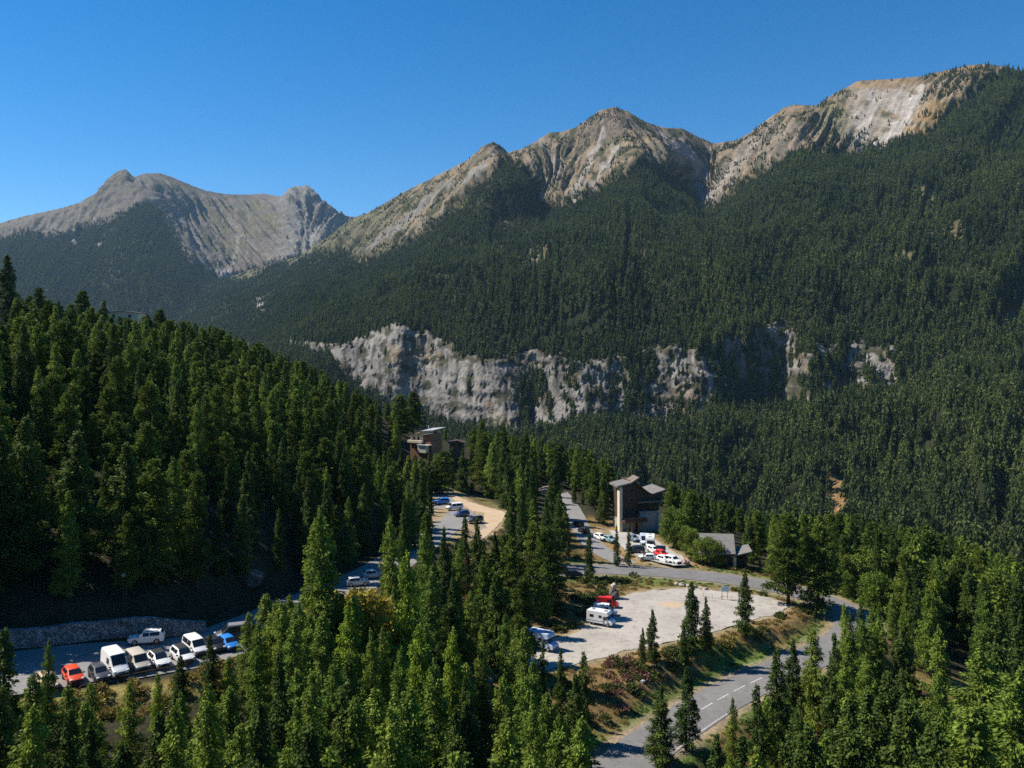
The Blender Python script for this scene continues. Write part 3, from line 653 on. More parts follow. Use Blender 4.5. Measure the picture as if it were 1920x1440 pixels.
def sprays(r, p, d, l, w, t):
    """diamond leaf sprays at p along d"""
    n = len(p); d = d / (np.linalg.norm(d, axis=1)[:, None] + 1e-9)
    x = np.cross(d, r.normal(size=(n, 3))); x /= np.linalg.norm(x, axis=1)[:, None] + 1e-9
    l, w = l[:, None], w[:, None]
    V = np.stack([p, p + d * l * .45 + x * w, p + d * l, p + d * l * .45 - x * w], 1).reshape(-1, 3)
    return V, np.arange(4 * n).reshape(-1, 4), np.repeat(t, 4)

def conifer(seed, kind, dense=1.0, card=1.0, bare=.06, H=1.0):
    """unit-height conifer: slim trunk; whorls of sagging limbs carrying leaf sprays"""
    r = np.random.default_rng(seed); S = 20.0                       # built at 20 m, scaled to 1
    p = dict(spruce=dict(R=3.1, nb=135, pw=.66, up=.25, sag=.10, cl=.85, cw=.19, down=.85, per=11, top=.0),
             larch=dict(R=3.3, nb=125, pw=.58, up=.30, sag=.05, cl=.75, cw=.17, down=1.0, per=11, top=.0),
             pine=dict(R=3.5, nb=115, pw=.44, up=.45, sag=.02, cl=.75, cw=.22, down=.45, per=13, top=.10))[kind]
    nb = int(p['nb'] * (.85 + .3 * r.random())); zb = bare * S
    u = np.sort((np.arange(nb) + r.random(nb)) / nb) ** .92
    lean = r.normal(size=2) * .25
    gapA, gapH = r.random(5) * 6.28, r.random(5)
    Ps, Ds, Ls, Ws, Ts = [], [], [], [], []
    for i in range(nb):
        f = u[i]; z = zb + (S - zb) * f
        az = i * 2.399 + r.normal() * .5
        L = p['R'] * ((1 - f) ** p['pw'] + p['top'] * (1 - f) ** .3) * (.62 + .55 * r.random()) * min(1, .55 + f * 4)
        for ga, gh in zip(gapA, gapH):                              # missing limbs leave holes in the outline
            if abs(f - gh) < .05 and math.cos(az - ga) > .3: L *= .45
        L = max(L, .18)
        up = p['up'] * (1.5 * f - .45) + r.normal() * .10
        dv = np.array([math.cos(az), math.sin(az), up]); dv /= np.linalg.norm(dv)
        n = max(7, int((L + .35) * p['per'] * dense * 1.25)); s = (.02 + .98 * r.random(n) ** .8) * L
        side = np.array([-math.sin(az), math.cos(az), 0])
        lat = r.normal(size=n) * .17 * L * (1 - .55 * s / L) * 1.15
        pos = dv * s[:, None] + side * lat[:, None]; pos[:, 2] += z - p['sag'] * s * s * .6 + r.normal(size=n) * .26
        pos[:, :2] += lean * f
        d = dv * (.8 + .3 * r.random(n))[:, None] + side * (np.sign(lat) * .5)[:, None] + r.normal(size=(n, 3)) * .28
        d[:, 2] -= p['down'] * (.5 + .8 * r.random(n))
        if kind == 'pine': d[:, 2] += .25
        Ps.append(pos); Ds.append(d)
        Ls.append(p['cl'] * card * (.6 + .7 * r.random(n)) * (.55 + .45 * min(1, L / 2))); Ws.append(p['cw'] * card * (.7 + .6 * r.random(n)))
        Ts.append(np.clip(.5 + .22 * r.normal() + .16 * r.normal(size=n), 0, 1))
    n = int(26 * dense) + 6; z = S * (.9 + .1 * r.random(n)); a = r.random(n) * 6.283   # leader
    Ps.append(np.stack([np.cos(a) * .08 + lean[0], np.sin(a) * .08 + lean[1], z], 1)); Ds.append(np.stack([np.cos(a) * .5, np.sin(a) * .5, .25 + .6 * r.random(n)], 1))
    Ls.append(.5 * card * np.ones(n)); Ws.append(.1 * card * np.ones(n)); Ts.append(.6 + .3 * r.random(n))
    V, Fc, T = sprays(r, *[np.concatenate(q) for q in (Ps, Ds, Ls, Ws, Ts)])
    zz = np.array([0, .25, .6, .93, 1.0]) * S
    tp = np.stack([lean[0] * zz / S, lean[1] * zz / S, zz], 1); tp[0, 2] = -1.2
    tv, tf = tube_np(tp, [.32, .22, .15, .05, .015])
    return V / S, Fc, T, np.array(tv) / S, np.array(tf)

def broadleaf(seed, dense=1.0, H=10.0, R=3.6, card=.34):
    r = np.random.default_rng(seed); Ps, Ds, Ls, Ws, Ts = [], [], [], [], []
    tv, tf = tube_np([(0, 0, -.8), (.1, 0, H * .3), (.05, .1, H * .6), (0, .1, H * .9)], [.26, .2, .13, .03])
    tv, tf = list(tv), list(tf)
    nl = 26
    for i in range(nl):
        f = (i + .5) / nl; z = H * (.16 + .78 * f); az = i * 2.399 + r.normal() * .3
        e = R * math.sqrt(max(.02, 1 - ((f - .42) / .62) ** 2)) * (.62 + .4 * r.random()); rr = R * (.24 + .18 * r.random())
        c = np.array([math.cos(az) * e * .72, math.sin(az) * e * .72, z])
        b, g = tube_np([(0, 0, z * .72), tuple(c * .6 + np.array([0, 0, z * .35])), tuple(c)], [.07, .05, .02], 4)
        k = len(tv); tv += b; tf += [tuple(q + k for q in w) for w in g]
        n = int(150 * dense); q = r.normal(size=(n, 3)); q /= np.linalg.norm(q, axis=1)[:, None]
        pos = c + q * rr * (.55 + .5 * r.random(n))[:, None] * np.array([1, 1, .85])
        Ps.append(pos); Ds.append(q * .5 + r.normal(size=(n, 3)) * .6 + np.array([0, 0, -.3]))
        Ls.append(card * 1.5 * (.6 + .7 * r.random(n))); Ws.append(card * .5 * (.7 + .6 * r.random(n))); Ts.append(np.clip(.5 + .2 * r.normal() + .18 * r.normal(size=n), 0, 1))
    V, Fc, T = sprays(r, *[np.concatenate(q) for q in (Ps, Ds, Ls, Ws, Ts)])
    return V / H, Fc, T, np.array(tv) / H, np.array(tf)

MATS = dict(bright=M_BRIGHT, gold=M_GOLD, dead=M_DEAD, spruce=M_SPRUCE, larch=M_LARCH, pine=M_PINE, broad=M_LEAF)
PROTO = {}                                  # kind -> list of (crown mesh, trunk mesh)
def add_proto(key, kind, parts):
    V, Fc, T, tv, tf = parts
    PROTO.setdefault(key, []).append((np_mesh("crown", V, Fc, MATS[kind], tint=T), np_mesh("trunk", tv, tf, M_BARK_GREY if kind == 'larch' else M_BARK), parts, kind))
for s in range(5): add_proto(('spruce', 0), 'spruce', conifer(100 + s, 'spruce', 2.8, .52, (.04, .08, .05, .10, .06)[s]))
for s in range(5): add_proto(('larch', 0), 'larch', conifer(200 + s, 'larch', 2.9, .52, (.05, .08, .04, .10, .06)[s]))
for s in range(4): add_proto(('pine', 0), 'pine', conifer(300 + s, 'pine', 2.6, .55, (.12, .08, .18, .30)[s]))
for s in range(4): add_proto(('spruce', 1), 'spruce', conifer(110 + s, 'spruce', 1.0, 1.0, .08))
for s in range(4): add_proto(('larch', 1), 'larch', conifer(210 + s, 'larch', 1.0, 1.0, .08))
for s in range(4): add_proto(('pine', 1), 'pine', conifer(310 + s, 'pine', 1.0, 1.0, .12))
for s in range(4): add_proto(('broad', 0), 'broad', broadleaf(400 + s, 1.7, 10 - s * .8, 3.2 + .4 * s, .26))

for s in range(2): add_proto(('bright', 0), 'bright', conifer(220 + s, 'larch', 2.9, .52, .05))
add_proto(('dead', 0), 'dead', conifer(330, 'spruce', .9, .6, .1)); add_proto(('gold', 0), 'gold', broadleaf(430, .8, 8, 3.4))
TREES = []                                  # dicts: x, y, z, h, w, kind, proto, hand-set flag
def ptree(px, top, Y, kind, w=1.0, base=None, note=None, proto=None):
    """a tree whose top is seen at (px, top), standing on the ground at distance Y"""
    x = (px - CX) / F * Y; z = float(ground(x, Y)); h = -(top - HY) / F * Y - z
    TREES.append(dict(x=x, y=Y, z=z, h=h, w=w * (1 if kind in ('broad', 'gold') else 1.36), kind=kind, hand=True, note=note, proto=proto))

HAND = [ # px, top row, distance, kind, width
 (8,1183,84,'spruce',.85),(88,1200,90,'larch',.55),(60,1265,82,'larch',.9),(125,1288,84,'larch',1.),(172,1282,86,'larch',1.0),(168,1355,70,'spruce',.8),(245,1280,88,'larch',1.0),(296,1262,93,'bright',.7),(340,1228,96,'spruce',.9),(395,1190,99,'spruce',.95),(40,1345,68,'spruce',1.),(430,1232,98,'bright',.9),
 (497,1115,108,'larch',1.15),(530,1132,101,'larch',.8),(607,957,112,'larch',.78),(587,978,114,'larch',.62),(545,1122,114,'larch',.7),(583,1155,100,'larch',.8),(603,1150,95,'larch',.85),(652,1128,104,'bright',.9),(700,1182,96,'larch',.7),(665,1310,74,'larch',.85),(706,1296,76,'larch',.9),(760,1292,78,'larch',1.0),(785,1172,98,'bright',.9),(490,1345,72,'larch',1.1),(625,1240,86,'larch',.9),(560,1255,84,'larch',1.1),(380,1330,76,'larch',1.05),(300,1340,74,'spruce',1.0),(430,1290,84,'larch',1.05),(240,1395,64,'spruce',.9),(330,1300,84,'spruce',.85),
 (733,975,128,'larch',.72),(753,998,130,'larch',.55),(768,1037,112,'bright',.75),(795,990,138,'larch',.7),(835,990,150,'spruce',.65),(873,965,158,'spruce',.6),(895,972,162,'spruce',.65),(905,1050,140,'larch',.7),(930,1000,165,'spruce',.62),(805,1060,120,'larch',.8),(850,1085,124,'spruce',.8),(955,938,188,'spruce',.7),(978,912,196,'spruce',.66),(1022,932,198,'spruce',.62),(1050,922,202,'spruce',.66),(1000,982,168,'pine',.9),(1026,990,164,'pine',1.0),(1040,1010,172,'pine',.9),(960,1010,160,'pine',.85),(930,1075,140,'pine',.9),(880,1110,132,'larch',.8),(985,1075,152,'pine',.8),
 (792,1172,100,'larch',.9),(848,1178,104,'bright',.75),(812,1242,88,'larch',.9),(965,1172,118,'larch',.8),(983,1176,112,'larch',.8),(1017,1203,124,'spruce',.7),(1050,1218,120,'spruce',.62),(1095,1225,118,'spruce',.85),(1000,1238,106,'larch',.75),(1025,1300,92,'larch',.8),(990,1272,96,'larch',.85),(945,1352,80,'larch',.9),(880,1300,88,'spruce',.9),(1075,1265,108,'spruce',.85),(1052,1340,90,'larch',.8),(850,1330,80,'spruce',.9),(910,1240,104,'spruce',.7),
 # lone trees round the gravel lot and the roads
 (1105,990,186,'spruce',.62),(1157,985,197,'spruce',.55),(1178,983,198,'spruce',.5),(1222,1143,141,'spruce',.85),(1204,1178,139,'spruce',.75),(1296,1090,146,'spruce',.95),(1325,1120,147,'spruce',.8),(1283,1170,142,'spruce',.85),(1398,1073,153,'spruce',.92),(1478,965,171,'pine',1.05,0),(1534,985,170,'pine',1.1,1),(1238,1288,113,'spruce',1.1),(1286,1252,117,'spruce',1.0),(1375,1310,112,'larch',.55),
 (1455,1222,118,'spruce',.85),(1485,1203,124,'spruce',.8),(1526,1180,128,'larch',.85),(1590,1186,130,'larch',.9),(1615,1165,134,'larch',.75),(1584,1132,142,'bright',.62),(1635,1300,100,'spruce',1.1),(1690,1318,92,'spruce',1.1),(1690,1166,132,'spruce',.9),(1650,1130,150,'larch',.7),(1672,1112,156,'larch',.75),(1698,1104,158,'larch',.6),(1718,1085,162,'spruce',.75),(1758,1178,128,'larch',.8),(1765,1275,104,'larch',.75),(1590,1312,96,'spruce',1.0),(1505,1365,88,'spruce',1.0),(1660,1262,110,'spruce',1.0),(1850,1225,108,'larch',1.3),(1900,1250,100,'larch',1.2),(1880,1150,128,'spruce',1.1),(1815,1330,86,'larch',1.2),(1560,1270,112,'spruce',.9),(1420,1285,108,'spruce',.8),(1340,1378,90,'spruce',.7),(1745,1360,84,'spruce',1.1),
 (1660,950,232,'spruce',.9),(1627,972,228,'spruce',.8),(1705,988,225,'pine',.95),(1738,985,222,'pine',.9),(1762,1002,218,'pine',.95),(1800,1005,215,'larch',1.),(1830,1020,212,'pine',1.),(1872,1040,205,'larch',1.),(1908,1055,200,'larch',1.1),(1590,980,240,'spruce',.75),(1490,945,232,'spruce',.7),(1450,962,226,'spruce',.7),(1415,958,230,'spruce',.75),(1395,1000,205,'larch',.6),(1425,1040,200,'larch',.7),(1448,1035,198,'larch',.7),
 (752,846,262,'spruce',1.),(764,853,258,'larch',1.1),(777,851,260,'spruce',1.1),(790,857,256,'larch',1.1),(803,852,258,'spruce',1.),(816,850,260,'larch',1.),(830,846,258,'pine',1.1),(846,838,268,'spruce',.9),(866,842,266,'spruce',.9),(640,1108,116,'larch',.9),(668,1120,110,'larch',.9),(575,1085,120,'larch',.8),(725,1000,150,'spruce',.7),(1060,945,214,'spruce',.8),(1066,1000,203,'spruce',.7),(1076,912,263,'spruce',.9),(1092,918,262,'spruce',.8),(468,1152,104,'larch',1.),(516,1128,104,'larch',1.),(540,1118,110,'larch',1.),(482,1172,99,'larch',.9),(556,1130,106,'larch',.9),(715,1112,118,'larch',.9),(1612,1128,146,'spruce',.8),(1634,1140,142,'larch',.8),(1598,1150,138,'spruce',.8),(1650,1165,134,'larch',.9),(1568,1190,126,'spruce',.75),
 (873,1042,148,'dead',.6),(634,1118,117,'gold',1.3),(686,1108,115,'gold',1.0),
 (725,1040,144,'larch',.8),(744,1062,138,'larch',.8),(780,1062,148,'spruce',.7),(802,1032,156,'spruce',.7),(822,1042,160,'larch',.7),(846,1032,168,'spruce',.7),(762,1088,128,'larch',.9),(742,868,198,'pine',.8),(766,902,192,'larch',.7),(790,878,203,'spruce',.7),(806,892,208,'spruce',.6),(722,905,188,'larch',.75),(778,930,184,'larch',.7),(757,940,178,'spruce',.7),(733,950,176,'spruce',.7),(800,950,186,'spruce',.6),
 (14,478,318,'spruce',1.1),(155,545,330,'pine',.8),(195,562,330,'spruce',.8),(75,540,325,'pine',.9),(300,580,320,'pine',.8),(750,740,300,'pine',1.2),(775,735,305,'pine',1.0),(905,785,300,'spruce',.9),(945,795,305,'spruce',.9),(985,815,300,'spruce',.9)]
for q in HAND: ptree(*q[:5], proto=q[5] if len(q) > 5 else None)
for X_, Y_, h_ in ((-73,109,21),(-76,114,23),(-79,107,20),(-81,118,24),(-84,112,22),(-88,108,20),(-90,117,23),(-95,112,22),(-72,119,22),(-70,123,22),(-101,116,23),(-64,126,20),(-58,128,19)):
    TREES.append(dict(x=X_, y=Y_, z=float(ground(X_, Y_)), h=h_, w=1.5, kind='spruce', hand=False, note=None, proto=None))
BROAD = [(1264,955,214,.95),(1296,990,203,1.0),(1322,1008,200,1.25),(1345,1015,199,1.0),(1284,985,208,.9),(1600,1040,186,1.1),(1625,1032,192,1.2),(1655,1080,178,.9),(1640,1075,176,.9),(1590,1075,180,.8),(900,860,292,1.1),(925,850,296,1.2),(950,870,286,1.1),(885,905,270,1.0),(870,895,278,.9),(1880,1070,180,1.0),(1790,1060,196,1.0)]
for px, top, Y, w in BROAD: ptree(px, top, Y, 'broad', w)

# natural growth: spaced points over the hillside, kept off roads, parking areas and houses
HOUSES = [] # (x, y, radius) filled by hand: chalets and sheds
for px, Y, rad in ((1180, 232, 7), (1215, 232, 9), (1355, 199, 7), (790, 274, 9), (855, 300, 5), (8, 322, 6), (1022, 278, 6), (768, 272, 8), (654, 300, 5)): HOUSES.append(((px - CX) / F * Y, Y, rad))
CLEAR = [[(-5,1168),(345,1150),(480,1168),(480,1212),(400,1232),(290,1285),(100,1292),(-5,1262)],[(650,1060),(718,1060),(718,1110),(650,1110)],[(808,900),(858,900),(945,955),(915,1010),(812,1010)],[(752,800),(832,796),(832,860),(752,858)],
 [(1072,960),(1110,1010),(1150,975),(1155,885),(1210,885),(1255,912),(1240,1000),(1300,1050),(1320,1008),(1392,1008),(1385,1075),(1470,1095),(1556,1140),(1540,1180),(1572,1200),(1556,1226),(1440,1290),(1400,1345),(1290,1440),(1120,1440),(1150,1360),(1240,1290),(1130,1330),(1060,1260),(1010,1222),(1040,1190),(1090,1190),(1030,1165),(1062,1085),(1085,1060)],
 [(1752,1222),(1812,1222),(1815,1300),(1785,1300)],[(-5,565),(22,565),(22,600),(-5,600)],[(195,578),(262,578),(262,592),(195,592)],[(838,820),(875,820),(875,842),(838,842)],[(1010,915),(1035,915),(1035,930),(1010,930)],[(1075,985),(1100,985),(1100,1030),(1075,1030)]]
def in_poly(px, py, poly):
    ins = False; n = len(poly)
    for i in range(n):
        (x0, y0), (x1, y1) = poly[i], poly[(i + 1) % n]
        if (y0 > py) != (y1 > py) and px < (x1 - x0) * (py - y0) / (y1 - y0) + x0: ins = not ins
    return ins
LIM = dict(fore=[(-200,1230),(0,1250),(100,1300),(200,1305),(300,1300),(380,1262),(450,1190),(560,1150),(700,1150),(830,1210),(900,1250),(1000,1240),(1080,1290),(1130,1400),(1330,1420),(1400,1350),(1450,1270),(1500,1240),(1570,1215),(1600,1150),(1650,1140),(1750,1290),(1800,1300),(1830,1240),(1920,1220),(2300,1200)],
 mid=[(-300,480),(0,545),(100,560),(200,580),(300,592),(400,606),(500,645),(600,690),(700,745),(800,785),(900,800),(1000,812),(1100,838),(1200,882),(1300,915),(1400,955),(1500,965),(1600,960),(1700,985),(1800,1005),(1920,1050),(2300,1080)],
 cen=[(560,1150),(640,1112),(718,1105),(724,905),(810,895),(818,1005),(850,1010),(900,1010),(950,1000),(1000,1010),(1060,1040),(1100,1100)])
rt = np.random.default_rng(21)
cells = {}
def too_near(x, y, d):
    ci, cj = int(x // 4), int(y // 4)
    for a in range(ci - 2, ci + 3):
        for b in range(cj - 2, cj + 3):
            for (u, v) in cells.get((a, b), ()):
                if (u - x) ** 2 + (v - y) ** 2 < d * d: return True
    return False
for t in TREES: cells.setdefault((int(t['x'] // 4), int(t['y'] // 4)), []).append((t['x'], t['y']))
cand = np.stack([rt.uniform(-215, 250, 42000), rt.uniform(56, 395, 42000)], 1)
cz = ground(cand[:, 0], cand[:, 1])
cM, _ = road_dist(cand[:, 0], cand[:, 1], ROAD_MAIN); cS, _ = road_dist(cand[:, 0], cand[:, 1], ROAD_SIDE); cL, _ = road_dist(cand[:, 0], cand[:, 1], ROAD_LEFT)
cA, cB, cC = (pip(cand[:, 0], cand[:, 1], q) for q in (LOT, LOTB, LOTC))
cn = pnoise(cand[:, 0] / 30, cand[:, 1] / 30, 2)
for i, (x, y) in enumerate(cand):
    if cM[i] < 7 or cS[i] < 6 or cL[i] < 10.5 - 3 * (x > -40) or cA[i] < 3 or cB[i] < 3 or cC[i] < 4: continue
    px, pyb = proj(x, y, cz[i])
    if px < -330 or px > 2120 or (px < -30 and y < 70): continue
    if any((x - a) ** 2 + (y - b) ** 2 < (r_ + 2) ** 2 for a, b, r_ in HOUSES): continue
    fore = y < 112 or (px > 1330 and y < 152); left = px < 640 - 0 and not fore
    if px > 1140 and px < 1330 and y < 190: continue
    if px > 1048 and px < 1140 and 136 < y < 188: continue
    if not fore and px > 1040 and px < 1560 and y < 192: continue
    sp = 4.0 if y < 115 else 4.7 if y < 260 else 5.1
    if too_near(x, y, sp): continue
    below = x > float(np.interp(y, ROAD_LEFT[:, 1], ROAD_LEFT[:, 0])); zone = 'fore' if fore else ('cen' if 560 <= px < 1100 and y < 212 and below else 'mid')
    h = rt.uniform(10.5, 18.5) if zone != 'cen' else rt.uniform(11, 17)
    if zone == 'fore': h = rt.uniform(11, 19)
    if 640 < px < 818 and 206 < y < 268: h = rt.uniform(6, 9)
    if y > 118 and y < 200 and x < -85: h += 5
    top = HY - F * (cz[i] + h) / y
    lim = interp(LIM[zone], px) + rt.uniform(0, 14 if zone == 'mid' else 60)
    if top < lim: h = (HY - lim) * y / F - cz[i]
    if h < (2.6 if zone == 'fore' and px < 520 else 5.5): continue
    top = HY - F * (cz[i] + h) / y
    wpx = .10 * h * F / y
    bad = False
    for poly in CLEAR:
        for f in (0, .12, .25, .4, .55, .7, .85, 1):
            yy = top + (pyb - top) * f
            if yy > 1445: break
            if in_poly(px + wpx * f, yy, poly) or in_poly(px - wpx * f, yy, poly): bad = True; break
        if bad: break
    if bad: continue
    q = rt.random() + .35 * cn[i]
    if zone == 'fore': kind = 'larch' if q < .62 else 'spruce'
    elif px < 700: kind = 'pine' if q < .45 else 'larch' if q < .68 else 'spruce'
    else: kind = 'spruce' if q < .45 else 'pine' if q < .75 else 'larch'
    TREES.append(dict(x=x, y=y, z=float(cz[i]), h=h, w=rt.uniform(.85, 1.25), kind=kind, hand=False, note=None, proto=None))
    cells.setdefault((int(x // 4), int(y // 4)), []).append((x, y))

# which trees show, and how large: a small painter's raster of the crowns, far to near
RW, RH = 480, 360
ids = np.full((RH, RW), -1)
for k in sorted(range(len(TREES)), key=lambda k: -TREES[k]['y']):
    t = TREES[k]; px, top = proj(t['x'], t['y'], t['z'] + t['h']); _, b = proj(t['x'], t['y'], t['z'])
    hw = .15 * t['w'] * t['h'] * F / t['y']
    for row in range(max(0, int(top / 4)), min(RH, int(b / 4) + 1)):
        f = min(1, (row * 4 - top) / (b - top + 1e-6) * 1.2); c0, c1 = int((px - hw * f) / 4), int((px + hw * f) / 4) + 1
        if c1 > 0 and c0 < RW: ids[row, max(0, c0):min(RW, c1)] = k
vis = np.bincount(ids[ids >= 0].ravel(), minlength=len(TREES))
for k, t in enumerate(TREES): t['vis'] = int(vis[k])
con = [k for k, t in enumerate(TREES) if t['kind'] not in ('broad', 'gold', 'dead', 'bright') and (t['vis'] > 0 or t['hand'])]
con.sort(key=lambda k: -(TREES[k]['vis'] + (30 if TREES[k]['hand'] else 0)))
single = set(con[:290]) | {k for k, t in enumerate(TREES) if t['kind'] in ('broad', 'gold', 'dead', 'bright')}
print('trees', len(TREES), 'shown', len(con), 'single', len(single))

# --- labels: what the tree looks like and what it stands beside
def place_of(t):
    px, py = proj(t['x'], t['y'], t['z'] + .5 * t['h']); Y = t['y']
    if Y > 200 and px < 700 and t['top'] < interp(LIM['mid'], px) + 40: return "on the skyline of the hill on the left"
    if px < 560 and Y > 240: return "high on the shaded hillside above the retaining wall"
    if px < 330 and Y > 112: return "just above the grey retaining wall"
    if px < 700 and Y > 112: return "on the slope right of the grey retaining wall"
    if Y > 255 and px < 860: return "around the stepped wooden chalet"
    if Y > 240 and px < 1060: return "behind the hillside parking with blue cars"
    if Y > 225 and px < 1290: return "behind the tall timber chalet"
    if Y > 215 and px < 1480: return "behind the low slate chalet"
    if px < 200: return "below the red hatchback"
    if px < 320: return "in front of the parked panel van"
    if px < 480: return "in front of the blue car"
    if px < 640 and Y < 112: return "around the tall twin-topped larch"
    if px < 820 and Y < 112: return "in the stand right of the twin-topped larch"
    if px < 960 and Y < 112: return "in the dark hollow left of the camper van"
    if px < 1140 and Y < 126: return "just below the blue camper van"
    if px < 830: return "beside the two cars in shade"
    if px < 960 and Y < 175: return "below the hillside parking with blue cars"
    if px < 1090: return "left of the gravel lot"
    if px < 1200 and Y > 180: return "at the road fork below the timber chalet"
    if px < 1260 and Y > 130: return "on the dry bank below the gravel lot"
    if px < 1440 and Y > 135: return "at the lower edge of the gravel lot"
    if px < 1330: return "at the kerb of the lower road"
    if px < 1580 and Y > 160: return "inside the road bend"
    if px < 1560: return "between the lower road and the photo edge"
    if px < 1720 and Y < 165: return "outside the hairpin of the road"
    if Y > 165: return "beyond the road bend on the right"
    if px < 1800: return "left of the small grass glade"
    return "right of the small grass glade"
KNAME = dict(bright=('larch_tree', 'vivid yellow green', 'young larch'), gold=('golden_shrub', 'golden yellow', 'shrub'), dead=('dead_spruce', 'rust brown', 'dying spruce'), spruce=('spruce_tree', 'dark green', 'spruce'), larch=('larch_tree', 'bright green', 'larch'), pine=('pine_tree', 'olive green', 'pine'), broad=('broadleaf_tree', 'leafy', 'broadleaf tree'))
cl = {}
for k in single:
    t = TREES[k]; t['px'], t['top'] = proj(t['x'], t['y'], t['z'] + t['h']); t['place'] = place_of(t)
    cl.setdefault((t['kind'], t['place']), []).append(k)
SPECIAL = {(607,957): "tallest foreground larch, its slim twin tops reaching over the shaded slope", (587,978): "second slim top beside the tallest foreground larch", (14,478): "lone broad spruce rising far above the hill skyline", (88,1200): "thin sparse larch with a bare trunk in front of the sunlit parking",
 (1238,1288): "spruce with a broad skirt hiding the near edge of the lower road", (1286,1252): "spruce on a bare trunk standing over the lower road", (1296,1090): "tallest spruce of the clump at the lower edge of the gravel lot", (1398,1073): "lone spruce in front of the road sign at the gravel lot", (1105,990): "slim spruce with a bare trunk on the grass strip by the fork",
 (1478,965): "dense tall pine hiding the blue sign at the road bend", (1534,985): "wide pine on a forked trunk inside the road bend", (1222,1143): "pointed spruce on the dry bank, taller of a close pair", (1204,1178): "short spruce on the dry bank, smaller of a close pair", (768,1037): "brightest tall yellow green larch right of the two shaded cars", (733,975): "slender olive larch just left of the two shaded cars"}
PHR = {}
for (kind, place), ks in cl.items():
    _, colr, nm = KNAME[kind]; ks.sort(key=lambda k: -TREES[k]['h'] * (F / TREES[k]['y']))
    for r_, k in enumerate(ks):
        t = TREES[k]
        if len(ks) == 1: lab = f"{colr} {nm} {place}"
        elif r_ == 0: lab = f"largest {colr} {nm} {place}"
        elif r_ == len(ks) - 1 and len(ks) > 2: lab = f"smallest {colr} {nm} {place}"
        elif len(ks) == 3 or (len(ks) == 2): lab = f"smaller {colr} {nm} {place}" if len(ks) == 2 else f"middle-sized {colr} {nm} {place}"
        else:
            mid = ks[1:-1]; xs = sorted(mid, key=lambda q: TREES[q]['px'])
            if k == xs[0]: lab = f"leftmost middle-sized {colr} {nm} {place}"
            elif k == xs[-1]: lab = f"rightmost middle-sized {colr} {nm} {place}"
            else: lab = f"middle-sized {colr} {nm} within the stand {place}"
        t['label'] = lab; t['group'] = f"{nm.split()[0]} trees {place}"
for (px, top), lab in SPECIAL.items():
    k = min(single, key=lambda q: abs(TREES[q]['px'] - px) + abs(TREES[q]['top'] - top)); TREES[k]['label'] = lab
cnt = {}
for k in single: cnt[TREES[k]['label']] = cnt.get(TREES[k]['label'], 0) + 1

r2 = np.random.default_rng(5)
for k in sorted(single):
    t = TREES[k]; pr = PROTO[(t['kind'], 0)]; crown, trunk, _, _ = pr[int(r2.integers(len(pr))) if t['proto'] is None else t['proto']]
    nm, _, _ = KNAME[t['kind']]
    e = bpy.data.objects.new(nm, None); COL.objects.link(e); e.empty_display_size = .5
    e.location = (t['x'], t['y'], t['z'] - .15); e.rotation_euler = (0, 0, r2.random() * 6.283)
    hx = t['h'] * t['w'] if t['kind'] != 'broad' else t['h'] * t['w'] * .95
    e.scale = (hx, hx, t['h'] + .15)
    tag(e, t['label'], "shrub" if t["kind"] == "gold" else "tree", t['group'])
    link("trunk", trunk, e); link("crown", crown, e)
rest = [k for k, t in enumerate(TREES) if k not in single and t['kind'] != 'broad']
HC = []; order = {}
for key in (('larch', 1), ('pine', 1), ('spruce', 1)):
    for j, (crown, trunk, parts, kind) in enumerate(PROTO[key]):
        V, Fc, T, tv, tf = parts; k = len(V)
        me = np_mesh("hillside_conifer", np.concatenate([V, tv]), np.concatenate([Fc, tf + k]), mats=[MATS[kind], M_BARK], tint=np.concatenate([T, np.full(len(tv), .5)]), midx=np.concatenate([np.zeros(len(Fc)), np.ones(len(tf))]))
        order.setdefault(kind, []).append(len(HC)); HC.append(bpy.data.objects.new("hillside_conifer.%03d" % len(HC), me))
HCOL = proto_col("hillside_conifers", HC)
pts = [(TREES[k]['x'], TREES[k]['y'], TREES[k]['z'] - .15) for k in rest]
scl = [(TREES[k]['h'] * TREES[k]['w'], TREES[k]['h'] * TREES[k]['w'], TREES[k]['h']) for k in rest]
scatter("hillside_forest", pts, scl, r2.random(len(rest)) * 6.283, [order[TREES[k]['kind']][int(r2.integers(4))] for k in rest], HCOL, "dense conifers filling the near hillside behind the single trees", "forest")
